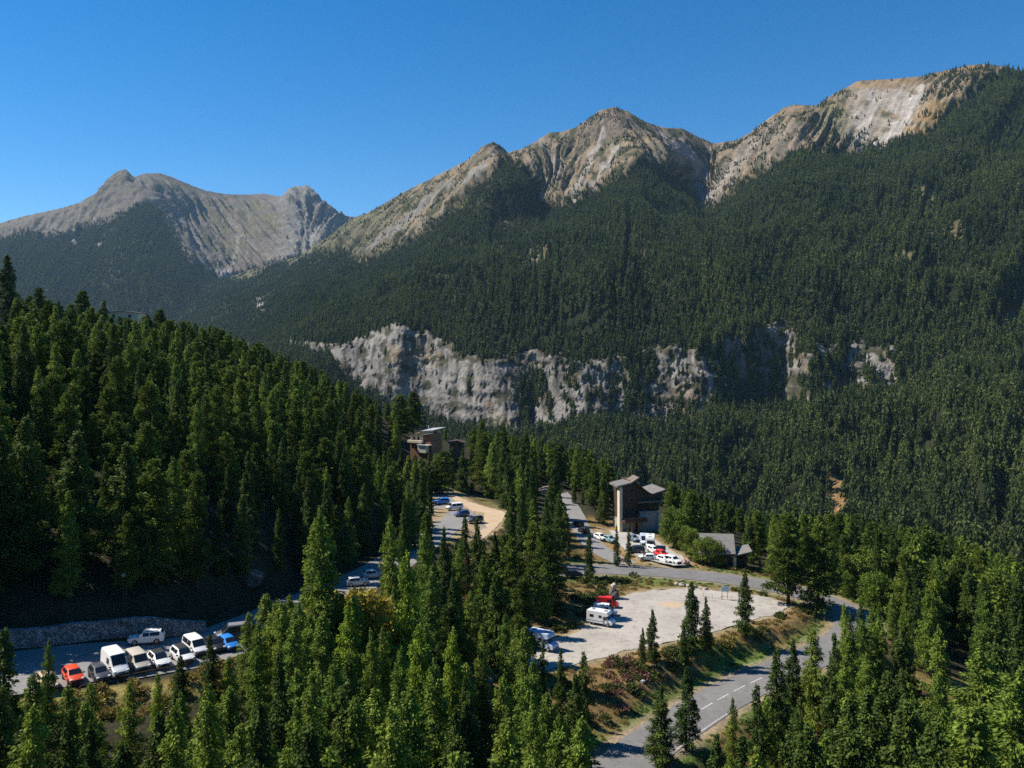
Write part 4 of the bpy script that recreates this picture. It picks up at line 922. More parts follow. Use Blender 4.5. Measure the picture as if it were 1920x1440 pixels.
# ------------------------------------------------------------------ mesh builder
class MB:
    def __init__(self): self.v, self.f = [], []
    def add(self, V, Fc):
        k = len(self.v); self.v += [tuple(q) for q in V]; self.f += [tuple(i + k for i in q) for q in Fc]; return self
    def box(self, x0, x1, y0, y1, z0, z1, tx=0.0, ty=0.0):
        V = [(x0, y0, z0), (x1, y0, z0), (x1, y1, z0), (x0, y1, z0), (x0 + tx, y0 + ty, z1), (x1 - tx, y0 + ty, z1), (x1 - tx, y1 - ty, z1), (x0 + tx, y1 - ty, z1)]
        return self.add(V, [(0, 3, 2, 1), (4, 5, 6, 7), (0, 1, 5, 4), (1, 2, 6, 5), (2, 3, 7, 6), (3, 0, 4, 7)])
    def prism(self, poly, y0, y1):          # outline in x,z pushed along y
        n = len(poly); V = [(x, y0, z) for x, z in poly] + [(x, y1, z) for x, z in poly]
        return self.add(V, [tuple(range(n)), tuple(range(2 * n - 1, n - 1, -1))] + [(i, i + n, (i + 1) % n + n, (i + 1) % n) for i in range(n)])
    def slab(self, c, th):                  # four corners of a sloping roof, thickened downward
        V = [tuple(q) for q in c] + [(q[0], q[1], q[2] - th) for q in c]
        return self.add(V, [(0, 1, 2, 3), (7, 6, 5, 4), (0, 4, 5, 1), (1, 5, 6, 2), (2, 6, 7, 3), (3, 7, 4, 0)])
    def cyl(self, c, r, h, n=16, axis='z', r2=None):
        r2 = r if r2 is None else r2; V = []
        for k, rr in ((0, r), (1, r2)):
            for i in range(n):
                a = i / n * 2 * math.pi; p, q, t = rr * math.cos(a), rr * math.sin(a), h * k
                V.append({'z': (c[0] + p, c[1] + q, c[2] + t), 'y': (c[0] + p, c[1] + t, c[2] + q), 'x': (c[0] + t, c[1] + p, c[2] + q)}[axis])
        return self.add(V, [tuple(range(n))[::-1], tuple(range(n, 2 * n))] + [(i, (i + 1) % n, (i + 1) % n + n, i + n) for i in range(n)])
    def build(self, name, mat, parent=None, bevel=0.0, smooth=False):
        me = bpy.data.meshes.new(name); me.from_pydata(self.v, [], self.f); me.materials.append(mat)
        bm = bmesh.new(); bm.from_mesh(me); bmesh.ops.recalc_face_normals(bm, faces=bm.faces)
        if bevel: bmesh.ops.bevel(bm, geom=list(bm.edges), offset=bevel, segments=2, affect='EDGES', clamp_overlap=True)
        for f in bm.faces: f.smooth = smooth
        bm.to_mesh(me); bm.free()
        return link(name, me, parent)
def empty(name, loc, rz=0.0):
    o = bpy.data.objects.new(name, None); COL.objects.link(o); o.location = loc; o.rotation_euler = (0, 0, rz); o.empty_display_size = .5
    return o

# ------------------------------------------------------------------ vehicles
PAINT = {}
def paint(name, col, rough=.42):
    if name not in PAINT: PAINT[name] = mat_plain(name + "_paint", col, rough, var=.05, scale=1.5, spec=.5, coat=.15)
    return PAINT[name]
M_GLASS = mat_plain("car_glass", (.012, .016, .022), .08, var=.1, spec=.6)
M_TYRE = mat_plain("tyre_rubber", (.018, .018, .019), .85, var=.2)
M_RIM = mat_plain("wheel_rim", (.35, .36, .37), .35, metal=.7, var=.1)
M_TRIM = mat_plain("black_trim", (.022, .022, .024), .6, var=.1)
M_LAMP = mat_plain("headlight_glass", (.72, .74, .76), .12, var=.05)
M_RED = mat_plain("tail_light_red", (.35, .012, .010), .25, var=.05)
M_GREYT = mat_plain("grey_trim", (.20, .20, .21), .5, var=.1)
WHITE = (.78, .78, .76)

# stations from tail to nose: x, sill, belt half-width, belt height, top half-width, top height ; cab = indices of the glazed part
KINDS = dict(
 hatch=dict(L=4.0, st=[(-2.0,.42,.70,.78,.62,.86),(-1.9,.28,.84,.92,.70,1.10),(-1.45,.22,.87,.95,.64,1.44),(-.4,.20,.88,.93,.64,1.50),(.30,.20,.88,.92,.63,1.44),(1.02,.21,.87,.90,.72,.98),(1.70,.24,.82,.76,.66,.84),(2.0,.36,.64,.58,.55,.66)], wb=1.25, wr=.32, cab=(1,2,4,5)),
 suv=dict(L=4.5, st=[(-2.25,.48,.74,.90,.66,1.00),(-2.15,.34,.90,1.05,.78,1.30),(-1.80,.28,.92,1.08,.70,1.62),(-.4,.26,.93,1.05,.70,1.69),(.40,.26,.93,1.04,.69,1.62),(1.12,.27,.92,1.02,.78,1.10),(1.95,.30,.86,.90,.72,.99),(2.25,.44,.70,.70,.62,.80)], wb=1.36, wr=.37, cab=(1,2,4,5)),
 mpv=dict(L=4.6, st=[(-2.3,.42,.78,.95,.72,1.10),(-2.25,.30,.90,1.05,.80,1.55),(-2.05,.26,.92,1.06,.76,1.82),(-.4,.24,.93,1.04,.76,1.86),(.75,.24,.93,1.02,.74,1.80),(1.50,.26,.91,1.00,.78,1.10),(2.05,.30,.86,.86,.70,.95),(2.3,.42,.72,.66,.62,.76)], wb=1.42, wr=.34, cab=(1,2,4,5)),
 van=dict(L=5.5, st=[(-2.75,.46,.94,1.2,.90,1.40),(-2.72,.34,.99,1.25,.93,2.2),(-2.62,.30,1.0,1.28,.88,2.50),(-.6,.28,1.01,1.28,.88,2.55),(.95,.28,1.01,1.28,.86,2.46),(1.85,.30,.98,1.22,.84,1.34),(2.45,.34,.92,.98,.78,1.12),(2.75,.46,.80,.72,.70,.86)], wb=1.75, wr=.35, cab=(1,2,4,5)))

def wheel(x, y, r, side, parent):
    w = MB().cyl((x, y - (.11 if side > 0 else .11), r), r, .22, 18, 'y').build('wheel', M_TYRE, parent)
    MB().cyl((x, y + (.115 if side > 0 else -.135), r), r * .64, .02, 14, 'y').build('rim', M_RIM, w)

def car(name, label, kind, col, px, py, yaw, group=None, roof=None, side='glass', z=None, at=None, scale=1.0, rails=False, cat='car', lights=True):
    k = KINDS[kind]; st = k['st']
    x, y = at if at else hit(px, py)
    root = empty(name, (x, y, (float(ground(x, y)) + .19) if z is None else z), yaw)
    root.scale = (scale,) * 3
    tag(root, label, cat, group)
    m = MB(); rings = []
    for (X, zs, wb, zb, wt, zt) in st:
        rings.append([(X, wb * .94, zs), (X, wb, zs + .5 * (zb - zs)), (X, wb * .985, zb), (X, wt, zt - .05), (X, wt * .82, zt), (X, -wt * .82, zt), (X, -wt, zt - .05), (X, -wb * .985, zb), (X, -wb, zs + .5 * (zb - zs)), (X, -wb * .94, zs)])
    V = [q for r in rings for q in r]; n = 10; Fc = []
    for i in range(len(rings) - 1):
        for j in range(n): Fc.append((i * n + j, i * n + (j + 1) % n, (i + 1) * n + (j + 1) % n, (i + 1) * n + j))
    Fc += [tuple(range(n)), tuple(range((len(rings) - 1) * n, len(rings) * n))[::-1]]
    body = m.add(V, Fc).build('body', col, root, 0, True)
    md = body.modifiers.new('edges', 'EDGE_SPLIT'); md.split_angle = math.radians(32)
    a, b, c, d = k['cab']
    def pt(i, j, out=.0): q = Vector(rings[i][j]); return q
    def panel(name_, c4, off, mat, u0=.06, u1=.94, v0=.08, v1=.9):
        A, B, C_, D = [Vector(q) for q in c4]; nrm = (B - A).cross(D - A).normalized()
        L = lambda u, v: (A * (1 - u) + B * u) * (1 - v) + (D * (1 - u) + C_ * u) * v
        q = [L(u0, v0), L(u1, v0), L(u1, v1), L(u0, v1)]
        ctr = sum(q, Vector()) / 4; inn = Vector((0, 0, .9)) - ctr
        if nrm.dot(inn) > 0: nrm = -nrm
        o = MB(); o.add([w + nrm * off for w in q] + [w - nrm * .02 for w in q], [(0, 1, 2, 3), (7, 6, 5, 4), (0, 4, 5, 1), (1, 5, 6, 2), (2, 6, 7, 3), (3, 7, 4, 0)])
        return o.build(name_, mat, root)
    panel('windshield', (pt(d, 4), pt(d, 5), pt(c, 5), pt(c, 4)), .03, M_GLASS, -.06, 1.06, .04, .93)
    if side == 'glass' or kind != 'van':
        panel('rear_window', (pt(a, 4), pt(a, 5), pt(b, 5), pt(b, 4)), .03, M_GLASS, -.02, 1.02, .08, .86)
    for s in (0, 1):
        lo = (2, 3) if s == 0 else (7, 6)
        if side == 'glass':
            f = panel('side_window', (pt(b, lo[0]), pt(c, lo[0]), pt(c, lo[1]), pt(b, lo[1])), .035, M_GLASS, .04, .60, .10, .90)
            panel('front_window', (pt(b, lo[0]), pt(c, lo[0]), pt(c, lo[1]), pt(b, lo[1])), .035, M_GLASS, .64, .99, .10, .90)
        else:
            panel('front_window', (pt(b, lo[0]), pt(c, lo[0]), pt(c, lo[1]), pt(b, lo[1])), .035, M_GLASS, .70, .98, .06, .62)
    if roof is not None:
        zt = st[3][5]; MB().box(st[b_ := 2][0] + .1, st[4][0] - .02, -.58, .58, zt - .04, zt + .012).build('roof_panel', roof, root)
    if rails:
        zt = st[3][5]
        for s in (-1, 1): MB().box(st[2][0] + .2, st[4][0] - .1, s * .62 - .02, s * .62 + .02, zt - .02, zt + .06).build('roof_rail', M_GREYT, root)
    wb, wr = k['wb'], k['wr']; yw = st[3][2] - .08
    for xx in (-wb, wb):
        for s in (-1, 1): wheel(xx, s * yw, wr, s, root)
    nx = st[-1]; n2 = st[-2]
    MB().box(nx[0] - .10, nx[0] + .06, -nx[2] * .96, nx[2] * .96, nx[1] - .08, nx[1] + .14).build('bumper', M_TRIM, root, .02)
    MB().box(nx[0] - .04, nx[0] + .03, -nx[2] * .5, nx[2] * .5, nx[3] - .06, nx[3] + .05).build('grille', M_TRIM, root)
    if lights:
        for s in (-1, 1):
            xm = (nx[0] + n2[0]) / 2 + .06; ym = s * (nx[2] + n2[2]) / 2 * .86; zm = n2[3] - .07
            MB().box(xm - .13, xm + .14, ym - .15, ym + .15, zm - .09, zm + .08).build('headlight', M_LAMP, root, .03)
            MB().box(st[0][0] - .03, st[0][0] + .12, s * st[0][2] * .92 - .10, s * st[0][2] * .92 + .10, st[0][3] - .10, st[0][3] + .14).build('tail_light', M_RED, root, .02)
            MB().box(st[5][0] - .22, st[5][0] - .05, s * (st[5][2] + .10) - .10, s * (st[5][2] + .10) + .10, st[5][3] + .02, st[5][3] + .16).build('mirror', M_TRIM, root, .02)
    return root

def motorhome(name, label, px, py, yaw, group=None, L=6.4, col=None, at=None, scale=1.0):
    x, y = at if at else hit(px, py); root = empty(name, (x, y, float(ground(x, y)) + .19), yaw); tag(root, label, "motorhome", group); root.scale = (scale,) * 3
    wp = col or paint("white", WHITE); h = L / 2
    MB().prism([(-h, .45), (h - 1.9, .45), (h - 1.9, 1.9), (h - .95, 2.05), (h - .75, 2.35), (h - 1.05, 2.85), (-h + .1, 2.85), (-h, 2.7)], -1.1, 1.1).build('body', wp, root, .05)
    MB().prism([(h - 1.9, .35), (h, .40), (h + .02, .85), (h - .15, 1.12), (h - .85, 1.25), (h - 1.45, 1.88), (h - 1.9, 1.88)], -.97, .97).build('cab', wp, root, .04)
    m = MB(); m.add([(h - .86, -.86, 1.29), (h - .86, .86, 1.29), (h - 1.40, .80, 1.86), (h - 1.40, -.80, 1.86)], [(0, 1, 2, 3)]); m.build('windshield', M_GLASS, root)
    for s in (-1, 1):
        MB().prism([(h - 1.82, 1.25), (h - 1.0, 1.27), (h - 1.42, 1.78), (h - 1.82, 1.80)], s * .975, s * .985).build('cab_window', M_GLASS, root)
        MB().box(-h + .7, -h + 1.6, s * 1.10, s * 1.125, 1.55, 2.1).build('side_window', M_GLASS, root)
        MB().box(-.1, .6, s * 1.10, s * 1.125, 1.6, 2.1).build('side_window', M_GLASS, root)
        MB().box(-h + .1, h - 1.95, s * 1.103, s * 1.112, .85, .97).build('stripe', M_GREYT, root)
        MB().box(h - .12, h + .04, s * .72 - .16, s * .72 + .16, .72, .95).build('headlight', M_LAMP, root, .03)
        MB().box(-h - .02, -h + .05, s * .95 - .08, s * .95 + .08, .9, 1.25).build('tail_light', M_RED, root)
        MB().box(h - 1.35, h - 1.2, s * 1.14 - .12, s * 1.14 + .12, 1.25, 1.6).build('mirror', M_TRIM, root, .02)
        for xx in (-h + 1.5, h - .95): wheel(xx, s * .93, .36, s, root)
    MB().box(1.2 - .5, 1.2 + .25, -.4, .4, 2.85, 2.93).build('roof_hatch', M_GREYT, root, .02); MB().box(-1.9, -1.4, -.35, .35, 2.85, 2.95).build('roof_hatch', M_GREYT, root, .02)
    MB().box(h - .05, h + .08, -.92, .92, .35, .62).build('bumper', M_GREYT, root, .03)
    return root

R_ = math.radians
GL = "cars parked side by side on the left parking"
lp = dict(group=GL)
wht, red, blu, dgr, bei, sil = paint("white", WHITE), paint("red", (.80, .030, .022)), paint("blue", (.02, .20, .62)), paint("dark_grey", (.055, .065, .075)), paint("beige", (.50, .46, .38)), paint("silver", (.52, .54, .56))
nav, blk, dull = paint("navy", (.025, .07, .22)), paint("black", (.02, .021, .024)), paint("champagne", (.52, .38, .24))
orr = paint("orange_red", (.72, .075, .022))
YL = R_(-50)
car("car", "champagne car half hidden by a thin larch at the row's end", 'hatch', dull, 88, 1290, YL, **lp)
car("car", "orange red hatchback parked beside a dark grey car", 'hatch', orr, 137, 1278, YL, **lp)
car("car", "dark grey hatchback between the red car and the white panel van", 'hatch', dgr, 186, 1273, YL, **lp)
car("van", "white high-roofed panel van parked in the row of cars", 'van', wht, 216, 1262, YL, side='panel', cat="van", **lp)
car("van", "beige camper van parked next to the white panel van", 'mpv', bei, 258, 1254, YL, scale=1.05, cat="van", **lp)
car("car", "white hatchback with dark roof right of the beige van", 'hatch', wht, 298, 1248, YL, roof=M_TRIM, scale=1.05, **lp)
car("car", "white car with black roof partly behind a dark spruce top", 'suv', wht, 342, 1240, YL, roof=M_TRIM, **lp)
car("van", "white minibus with a long window band near the blue car", 'mpv', wht, 366, 1224, YL, scale=1.05, cat="van", **lp)
car("car", "black car squeezed left of the blue car", 'hatch', blk, 402, 1218, YL, **lp)
car("car", "bright blue car parked at the right end of the row", 'hatch', blu, 428, 1216, YL, **lp)
car("van", "dark van with pale roof edge behind the blue car", 'mpv', dgr, 440, 1200, R_(-160), scale=1.15, roof=M_GREYT, cat="van", **lp)
car("car", "silver white estate car driving past the retaining wall", 'suv', wht, 275, 1206, R_(195), rails=True)
GS_ = "cars standing in deep shade"
car("car", "silver car in deep shade, nearer of two", 'hatch', sil, 670, 1098, R_(20), group=GS_)
car("car", "silver car in deep shade, farther of two", 'hatch', sil, 700, 1084, R_(20), group=GS_)
GH = "cars on the hillside parking"
car("car", "blue car in the shade of the low wall on the hillside parking", 'suv', blu, 828, 945, R_(195), group=GH)
car("car", "white pickup-like car in the middle of the hillside parking", 'mpv', wht, 852, 956, R_(200), group=GH)
car("car", "navy blue car beside the white car on the hillside parking", 'hatch', nav, 866, 968, R_(205), group=GH)
car("car", "dark car with pale bonnet nearest the earth track", 'suv', dgr, 890, 980, R_(215), group=GH, roof=M_GREYT)
GR = "cars parked along the side road"
car("car", "black car at the far end of the side road kerb", 'hatch', blk, 1084, 987, R_(118), group=GR)
car("car", "black car parked nearer on the side road kerb", 'hatch', blk, 1094, 999, R_(118), group=GR)
car("car", "dark car in shade on the bend left of the fork", 'hatch', blk, 1076, 1082, R_(10), group=GR)
GU = "cars on the upper parking"
car("car", "small white car in the grass beside the side road", 'hatch', wht, 1126, 1012, R_(-60), group=GU)
car("car", "pale teal car left of the two roadside spruces", 'hatch', paint("teal", (.20, .34, .38)), 1143, 1016, R_(-60), group=GU)
car("car", "dark green car beside the spruce trunks on the upper parking", 'suv', paint("dark_green", (.03, .05, .05)), 1192, 1036, R_(175), group=GU)
car("car", "blue grey car at the back of the upper parking", 'hatch', paint("slate", (.16, .20, .27)), 1188, 1014, R_(-70), group=GU)
motorhome("motorhome", "white motorhome on the upper parking below the timber chalet", 1219, 1027, R_(-100), group=GU, L=5.8)
car("van", "pale blue van behind the upper motorhome", 'van', paint("pale_blue", (.42, .50, .60)), 1207, 1020, R_(-95), side='panel', scale=.9, cat="van", group=GU)
car("car", "white car with nose down in front of the upper motorhome", 'hatch', wht, 1226, 1036, R_(-65), group=GU)
car("car", "red car between white cars on the upper parking", 'hatch', red, 1241, 1044, R_(-65), group=GU)
car("car", "low white car nearest the road on the upper parking", 'hatch', wht, 1214, 1050, R_(170), group=GU)
car("car", "white car with dark windows left of the upper parking's end", 'hatch', wht, 1246, 1054, R_(-50), group=GU)
car("car", "white car at the right end of the upper parking", 'suv', wht, 1262, 1057, R_(-60), group=GU)
GG = "vehicles on the gravel lot"
car("van", "bright red van on the gravel lot", 'van', red, 1140, 1138, R_(-14), side='panel', scale=.78, cat="van", group=GG)
car("van", "white van between the red van and the motorhome", 'van', wht, 1135, 1153, R_(-14), side='panel', scale=.80, cat="van", group=GG)
motorhome("motorhome", "white motorhome in full sun on the gravel lot", 1127, 1171, R_(-30), group=GG, L=5.6, scale=.9)
motorhome("motorhome", "camper tinted with the blue of shade at the entry of the gravel lot", 1017, 1216, R_(-35), group=GG, L=5.4, col=paint("shade_blue", (.42, .52, .68)))  # the blue cast of shade is put into this camper's paint

# ------------------------------------------------------------------ buildings
M_CONC = mat_plain("concrete", (.34, .315, .28), .9, var=.2, scale=.6, bump=.2)
M_STONEW = mat_plain("wall_stone", (.34, .33, .32), .95, var=.4, scale=.9)
def stone_joints(m):                        # rough rubble masonry: dark joints between stones of uneven tone
    nt = m.node_tree; b = [n for n in nt.nodes if n.type == 'BSDF_PRINCIPLED'][0]; src = b.inputs['Base Color'].links[0].from_socket
    tc = nt.nodes.new('ShaderNodeTexCoord'); v = nt.nodes.new('ShaderNodeTexVoronoi'); v.feature = 'DISTANCE_TO_EDGE'; v.inputs['Scale'].default_value = 3.6
    v2 = nt.nodes.new('ShaderNodeTexVoronoi'); v2.inputs['Scale'].default_value = 3.6
    nt.links.new(tc.outputs['Object'], v.inputs['Vector']); nt.links.new(tc.outputs['Object'], v2.inputs['Vector'])
    r = nt.nodes.new('ShaderNodeMapRange'); r.inputs[1].default_value = .0; r.inputs[2].default_value = .12; r.inputs[3].default_value = .5; r.inputs[4].default_value = 1.0
    nt.links.new(v.outputs['Distance'], r.inputs[0])
    s = nt.nodes.new('ShaderNodeSeparateColor'); nt.links.new(v2.outputs['Color'], s.inputs[0])
    k = nt.nodes.new('ShaderNodeMath'); k.operation = 'MULTIPLY_ADD'; k.inputs[1].default_value = .8; k.inputs[2].default_value = .6; nt.links.new(s.outputs[0], k.inputs[0])
    q = nt.nodes.new('ShaderNodeMath'); q.operation = 'MULTIPLY'; nt.links.new(k.outputs[0], q.inputs[0]); nt.links.new(r.outputs[0], q.inputs[1])
    w = nt.nodes.new('ShaderNodeVectorMath'); w.operation = 'SCALE'; nt.links.new(src, w.inputs[0]); nt.links.new(q.outputs[0], w.inputs['Scale']); nt.links.new(w.outputs[0], b.inputs['Base Color'])
    bp = nt.nodes.new('ShaderNodeBump'); bp.inputs['Strength'].default_value = 1; bp.inputs['Distance'].default_value = .25; nt.links.new(r.outputs[0], bp.inputs['Height']); nt.links.new(bp.outputs[0], b.inputs['Normal'])
stone_joints(M_STONEW)
M_CREAM = mat_plain("cream_render", (.60, .52, .38), .9, var=.1, scale=.8)
M_DWOOD = mat_plain("dark_timber", (.055, .034, .022), .85, var=.35, scale=2.5)
M_BWOOD = mat_plain("brown_timber", (.20, .10, .052), .85, var=.3, scale=2.5)
M_SLATE = mat_plain("grey_roofing", (.16, .15, .138), .8, var=.2, scale=1.2)
M_SHEET = mat_plain("metal_roofing", (.40, .39, .38), .5, var=.1, scale=1.2)
M_OCHRE = mat_plain("shingle_roofing", (.17, .135, .105), .9, var=.25, scale=1.5)
M_PANE = mat_plain("window_glass", (.02, .025, .03), .1, var=.1, spec=.6)

def windows(parent, y, xs, z0, z1, w, frame=M_BWOOD):
    for x in xs:
        f = MB().box(x - w / 2 - .07, x + w / 2 + .07, y - .06, y + .02, z0 - .07, z1 + .07).build('window', frame, parent)
        MB().box(x - w / 2, x + w / 2, y - .075, y - .02, z0, z1).build('pane', M_PANE, f)

# tall timber chalet with butterfly roofs; local x to the right, y away from the camera
cx_, cy_ = (1174 - CX) / F * 232, 232.0; gz = float(ground(cx_, cy_)) - .5
ch = empty("timber_chalet", (cx_, cy_, gz), R_(14)); tag(ch, "tall dark timber chalet with sloping roofs and a slim pale pillar", "chalet")
K = 232 / F                                  # metres per photo pixel at this distance
MB().box(-1.2, 2.9, 0, 7, 3.6, 13.2).build('tower', M_DWOOD, ch)
MB().box(-1.2, 2.9, .5, 7, -1, 3.6).build('tower_base', M_CONC, ch)
pl = MB().box(-2.1, -1.25, -.5, 1.2, -1, 12.6); pl.build('pillar', M_CREAM, ch)
MB().box(.5, 1.0, -2.6, -2.2, -1, 3.4).build('porch_post', M_BWOOD, ch); MB().box(2.5, 2.95, -2.6, -2.2, -1, 3.4).build('porch_post', M_BWOOD, ch)
MB().box(-1.6, 4.8, -3.2, -.02, 3.45, 3.75).build('balcony_floor', M_DWOOD, ch)
MB().box(-1.6, 4.8, -3.2, -3.1, 3.75, 4.7).build('balcony_rail', M_DWOOD, ch)
for z in (5.6, 8.4, 11.0): windows(ch, 0, (-.1, 1.6), z, z + 1.2, .9)
MB().slab([(-3.0, -1.2, 13.1), (1.0, -1.2, 13.9), (1.0, 5, 13.9), (-3.0, 5, 13.1)], .45).build('roof', M_SLATE, ch)
MB().slab([(1.02, -1.0, 13.8), (3.4, -1.0, 15.2), (3.4, 3.5, 15.2), (1.02, 3.5, 13.8)], .4).build('roof', M_OCHRE, ch)
MB().box(1.3, 2.9, .2, 7, 13.2, 14.1).build('attic', M_DWOOD, ch)
MB().box(4.0, 9.2, .0, 8, -2, 5.6).build('ground_storey', M_CONC, ch)
MB().box(9.22, 9.9, -.5, 8, -2, 5.0).build('end_wall', M_CREAM, ch)
MB().box(2.92, 9.9, .6, 8, 5.62, 8.1).build('loggia', M_DWOOD, ch); windows(ch, .6, (4.4, 5.9, 7.4, 8.9), 6.0, 7.6, 1.1, M_DWOOD)
MB().box(3.2, 10.2, -1.0, .58, 8.12, 8.5).build('balcony_edge', M_OCHRE, ch)
MB().prism([(2.92, 8.52), (10.4, 8.52), (10.6, 11.2), (6.9, 10.2), (2.92, 13.1)], .1, 8).build('upper_storey', M_DWOOD, ch)
MB().slab([(2.92, -.8, 13.5), (7.0, -.8, 10.5), (7.0, 8.4, 10.5), (2.92, 8.4, 13.5)], .3).build('roof', M_DWOOD, ch)
MB().slab([(7.02, -1.0, 10.5), (11.2, -1.0, 11.6), (11.2, 8.4, 11.6), (7.02, 8.4, 10.5)], .3).build('roof', M_SLATE, ch)

# low chalet by the road with a slate roof
cx_, cy_ = (1350 - CX) / F * 199, 199.0; gz = float(ground(cx_, cy_)) - .6
lc = empty("low_chalet", (cx_, cy_, gz - 1.0), R_(-8)); tag(lc, "low dark chalet with a pale grey roof behind round trees by the road", "chalet")
MB().box(-3.6, 2.9, 0, 7, 0, 5.0).build('wall', M_DWOOD, lc)
windows(lc, 0, (-2.2, -.4, 1.2), 2.4, 3.6, .9)
MB().slab([(-5.0, -1.4, 5.0), (3.4, -1.4, 5.0), (4.0, 7.8, 7.6), (-4.6, 7.8, 7.6)], .3).build('roof', M_SLATE, lc)
MB().box(3.0, 3.6, -.9, .3, 0, 4.1).build('pillar', M_CREAM, lc); MB().box(2.85, 2.98, -.3, .9, .2, 2.2).build('door', paint("rust_red", (.35, .06, .03)), lc)
MB().box(3.7, 6.2, .6, 6, 0, 3.6).build('annex', M_DWOOD, lc)
MB().slab([(2.2, -.8, 4.2), (7.2, -.8, 5.6), (7.2, 6.6, 5.6), (2.2, 6.6, 4.2)], .25).build('annex_roof', M_SLATE, lc)

# stepped chalet up on the wooded slope
cx_, cy_ = (792 - CX) / F * 272, 272.0; zt = -(800 - HY) / F * 272
sc_ = empty("stepped_chalet", (cx_, cy_, zt - 13), R_(-28)); sc_.scale = (.76, .76, .76); sc_.location.z += 2.2; tag(sc_, "stepped brown chalet with white roof high among the trees", "chalet")
MB().box(-6.2, 4.6, 0, 8, 0, 8.2).build('lower_storey', M_BWOOD, sc_)
MB().box(-6.6, .6, -1.6, -.02, 7.4, 8.4).build('balcony', M_CREAM, sc_)
MB().prism([(-6.2, 8.25), (.2, 8.25), (.2, 12.0), (-2.5, 11.6), (-6.2, 9.8)], .1, 8).build('gable_wall', M_CREAM, sc_)
MB().box(.25, 4.0, .2, 8, 8.25, 11.2).build('upper_storey', M_BWOOD, sc_)
MB().slab([(-7.0, -.9, 9.9), (.6, -.9, 12.3), (.6, 8.4, 12.3), (-7.0, 8.4, 9.9)], .25).build('roof', M_OCHRE, sc_)
MB().slab([(.0, -1.2, 12.6), (6.2, -1.2, 13.2), (6.2, 8.4, 13.6), (.0, 8.4, 13.0)], .3).build('roof', M_SHEET, sc_)
MB().slab([(1.0, -1.6, 11.2), (5.6, -1.6, 11.9), (5.6, -.0, 11.9), (1.0, -.0, 11.2)], .25).build('canopy', M_SHEET, sc_)
MB().box(-.8, 3.2, -2.4, -.05, 3.6, 6.6).build('bay', M_CREAM, sc_); MB().box(-1, 5.0, -2.8, -.05, 6.65, 6.95).build('bay_roof', M_SHEET, sc_)
windows(sc_, .1, (-4.2, -2.0), 8.7, 9.7, .9); windows(sc_, .0, (-5, -3, 2.6), 5.2, 6.4, 1.0)
MB().box(.2, .5, 4, 4.3, 12.6, 14.4).build('chimney', M_SHEET, sc_)

def hut(name, label, px, py_top, Y, w, d, h, wall, roofm, yaw, pitch=.25):
    x = (px - CX) / F * Y; zt = -(py_top - HY) / F * Y
    o = empty(name, (x, Y, zt - h), R_(yaw)); tag(o, label, "house")
    MB().prism([(-w / 2, -3), (w / 2, -3), (w / 2, h * .72), (0, h * .72 + pitch * w / 2), (-w / 2, h * .72)], 0, d).build('wall', wall, o)
    zr = h * .72 + pitch * w / 2 + .12; e = .6
    for s in (-1, 1): MB().slab([(0, -e, zr), (s * (w / 2 + e), -e, zr - pitch * (w / 2 + e)), (s * (w / 2 + e), d + e, zr - pitch * (w / 2 + e)), (0, d + e, zr)], .22).build('roof', roofm, o)
    windows(o, 0, [-w * .25, w * .25], h * .35, h * .35 + 1.1, .9)
    return o
hut("hill_house", "white house wall glimpsed below the tall skyline spruce", 4, 572, 322, 5.5, 7, 6, mat_plain("white_render", (.72, .70, .72), .9, var=.05), M_SLATE, 5)
hut("hill_house", "long pale roof peeping over the hill skyline", 228, 580, 342, 13, 7, 5, M_CREAM, M_SLATE, 0, .1)
hut("hill_house", "grey roof among trees left of the stepped chalet", 655, 794, 302, 6, 6, 5, M_DWOOD, M_SHEET, 0, .15)
hut("hill_house", "red brown cabin right of the stepped chalet", 856, 824, 302, 5, 5, 4, M_BWOOD, M_DWOOD, 0, .2)
hut("hill_house", "pale roofed house half hidden by spruces left of the timber chalet", 1022, 914, 278, 6.5, 6, 5.5, M_CREAM, M_OCHRE, -10, .3)

# retaining walls, rail, lamp, signs, stones
def ribbon_wall(name, label, pts, h, th, mat, cat="wall", cap=None):
    p = catmull(pts, 1.2); m = MB(); t = np.gradient(p[:, :2], axis=0); t /= np.linalg.norm(t, axis=1)[:, None]; V = []
    for i in range(len(p)):
        n = np.array([-t[i, 1], t[i, 0]]) * th / 2; hh = h * (1 + .14 * pnoise(i * .23, 1, 2)) * min(1, .35 + .12 * (len(p) - 1 - i)); q = p[i]; j = .12 * pnoise(i * .9, 4, 4)
        V += [(q[0] - n[0], q[1] - n[1] + j, q[2] - .6), (q[0] - n[0] * .7, q[1] - n[1] * .7 + j, q[2] + hh), (q[0] + n[0], q[1] + n[1], q[2] + hh), (q[0] + n[0], q[1] + n[1], q[2] - .6)]
    Fc = [(0, 1, 2, 3)] + [(4 * i + a, 4 * i + (a + 1) % 4, 4 * i + 4 + (a + 1) % 4, 4 * i + 4 + a) for i in range(len(p) - 1) for a in range(4)] + [tuple(4 * len(p) - 1 - a for a in range(4))]
    return tag(m.add(V, Fc).build(name, mat, None), label, cat)
def gpt(px, Y, dz=0): x = (px - CX) / F * Y; return (x, Y, float(ground(x, Y)) + dz)
wl_pts = []
for X in np.linspace(-80, -44, 12):
    i = int(np.argmin(np.abs(ROAD_LEFT[:, 0] - X))); r = ROAD_LEFT[i]; wl_pts.append((X, r[1] + LEFT_HW + 1.3 - .012 * (X + 44) * 0, r[2]))
ribbon_wall("retaining_wall", "long rough grey stone wall holding the slope behind the left parking", wl_pts, 2.2, 1.0, M_STONEW)
def gz_at(px, py, z): Y = -z * F / (py - HY); return ((px - CX) / F * Y, Y, z)
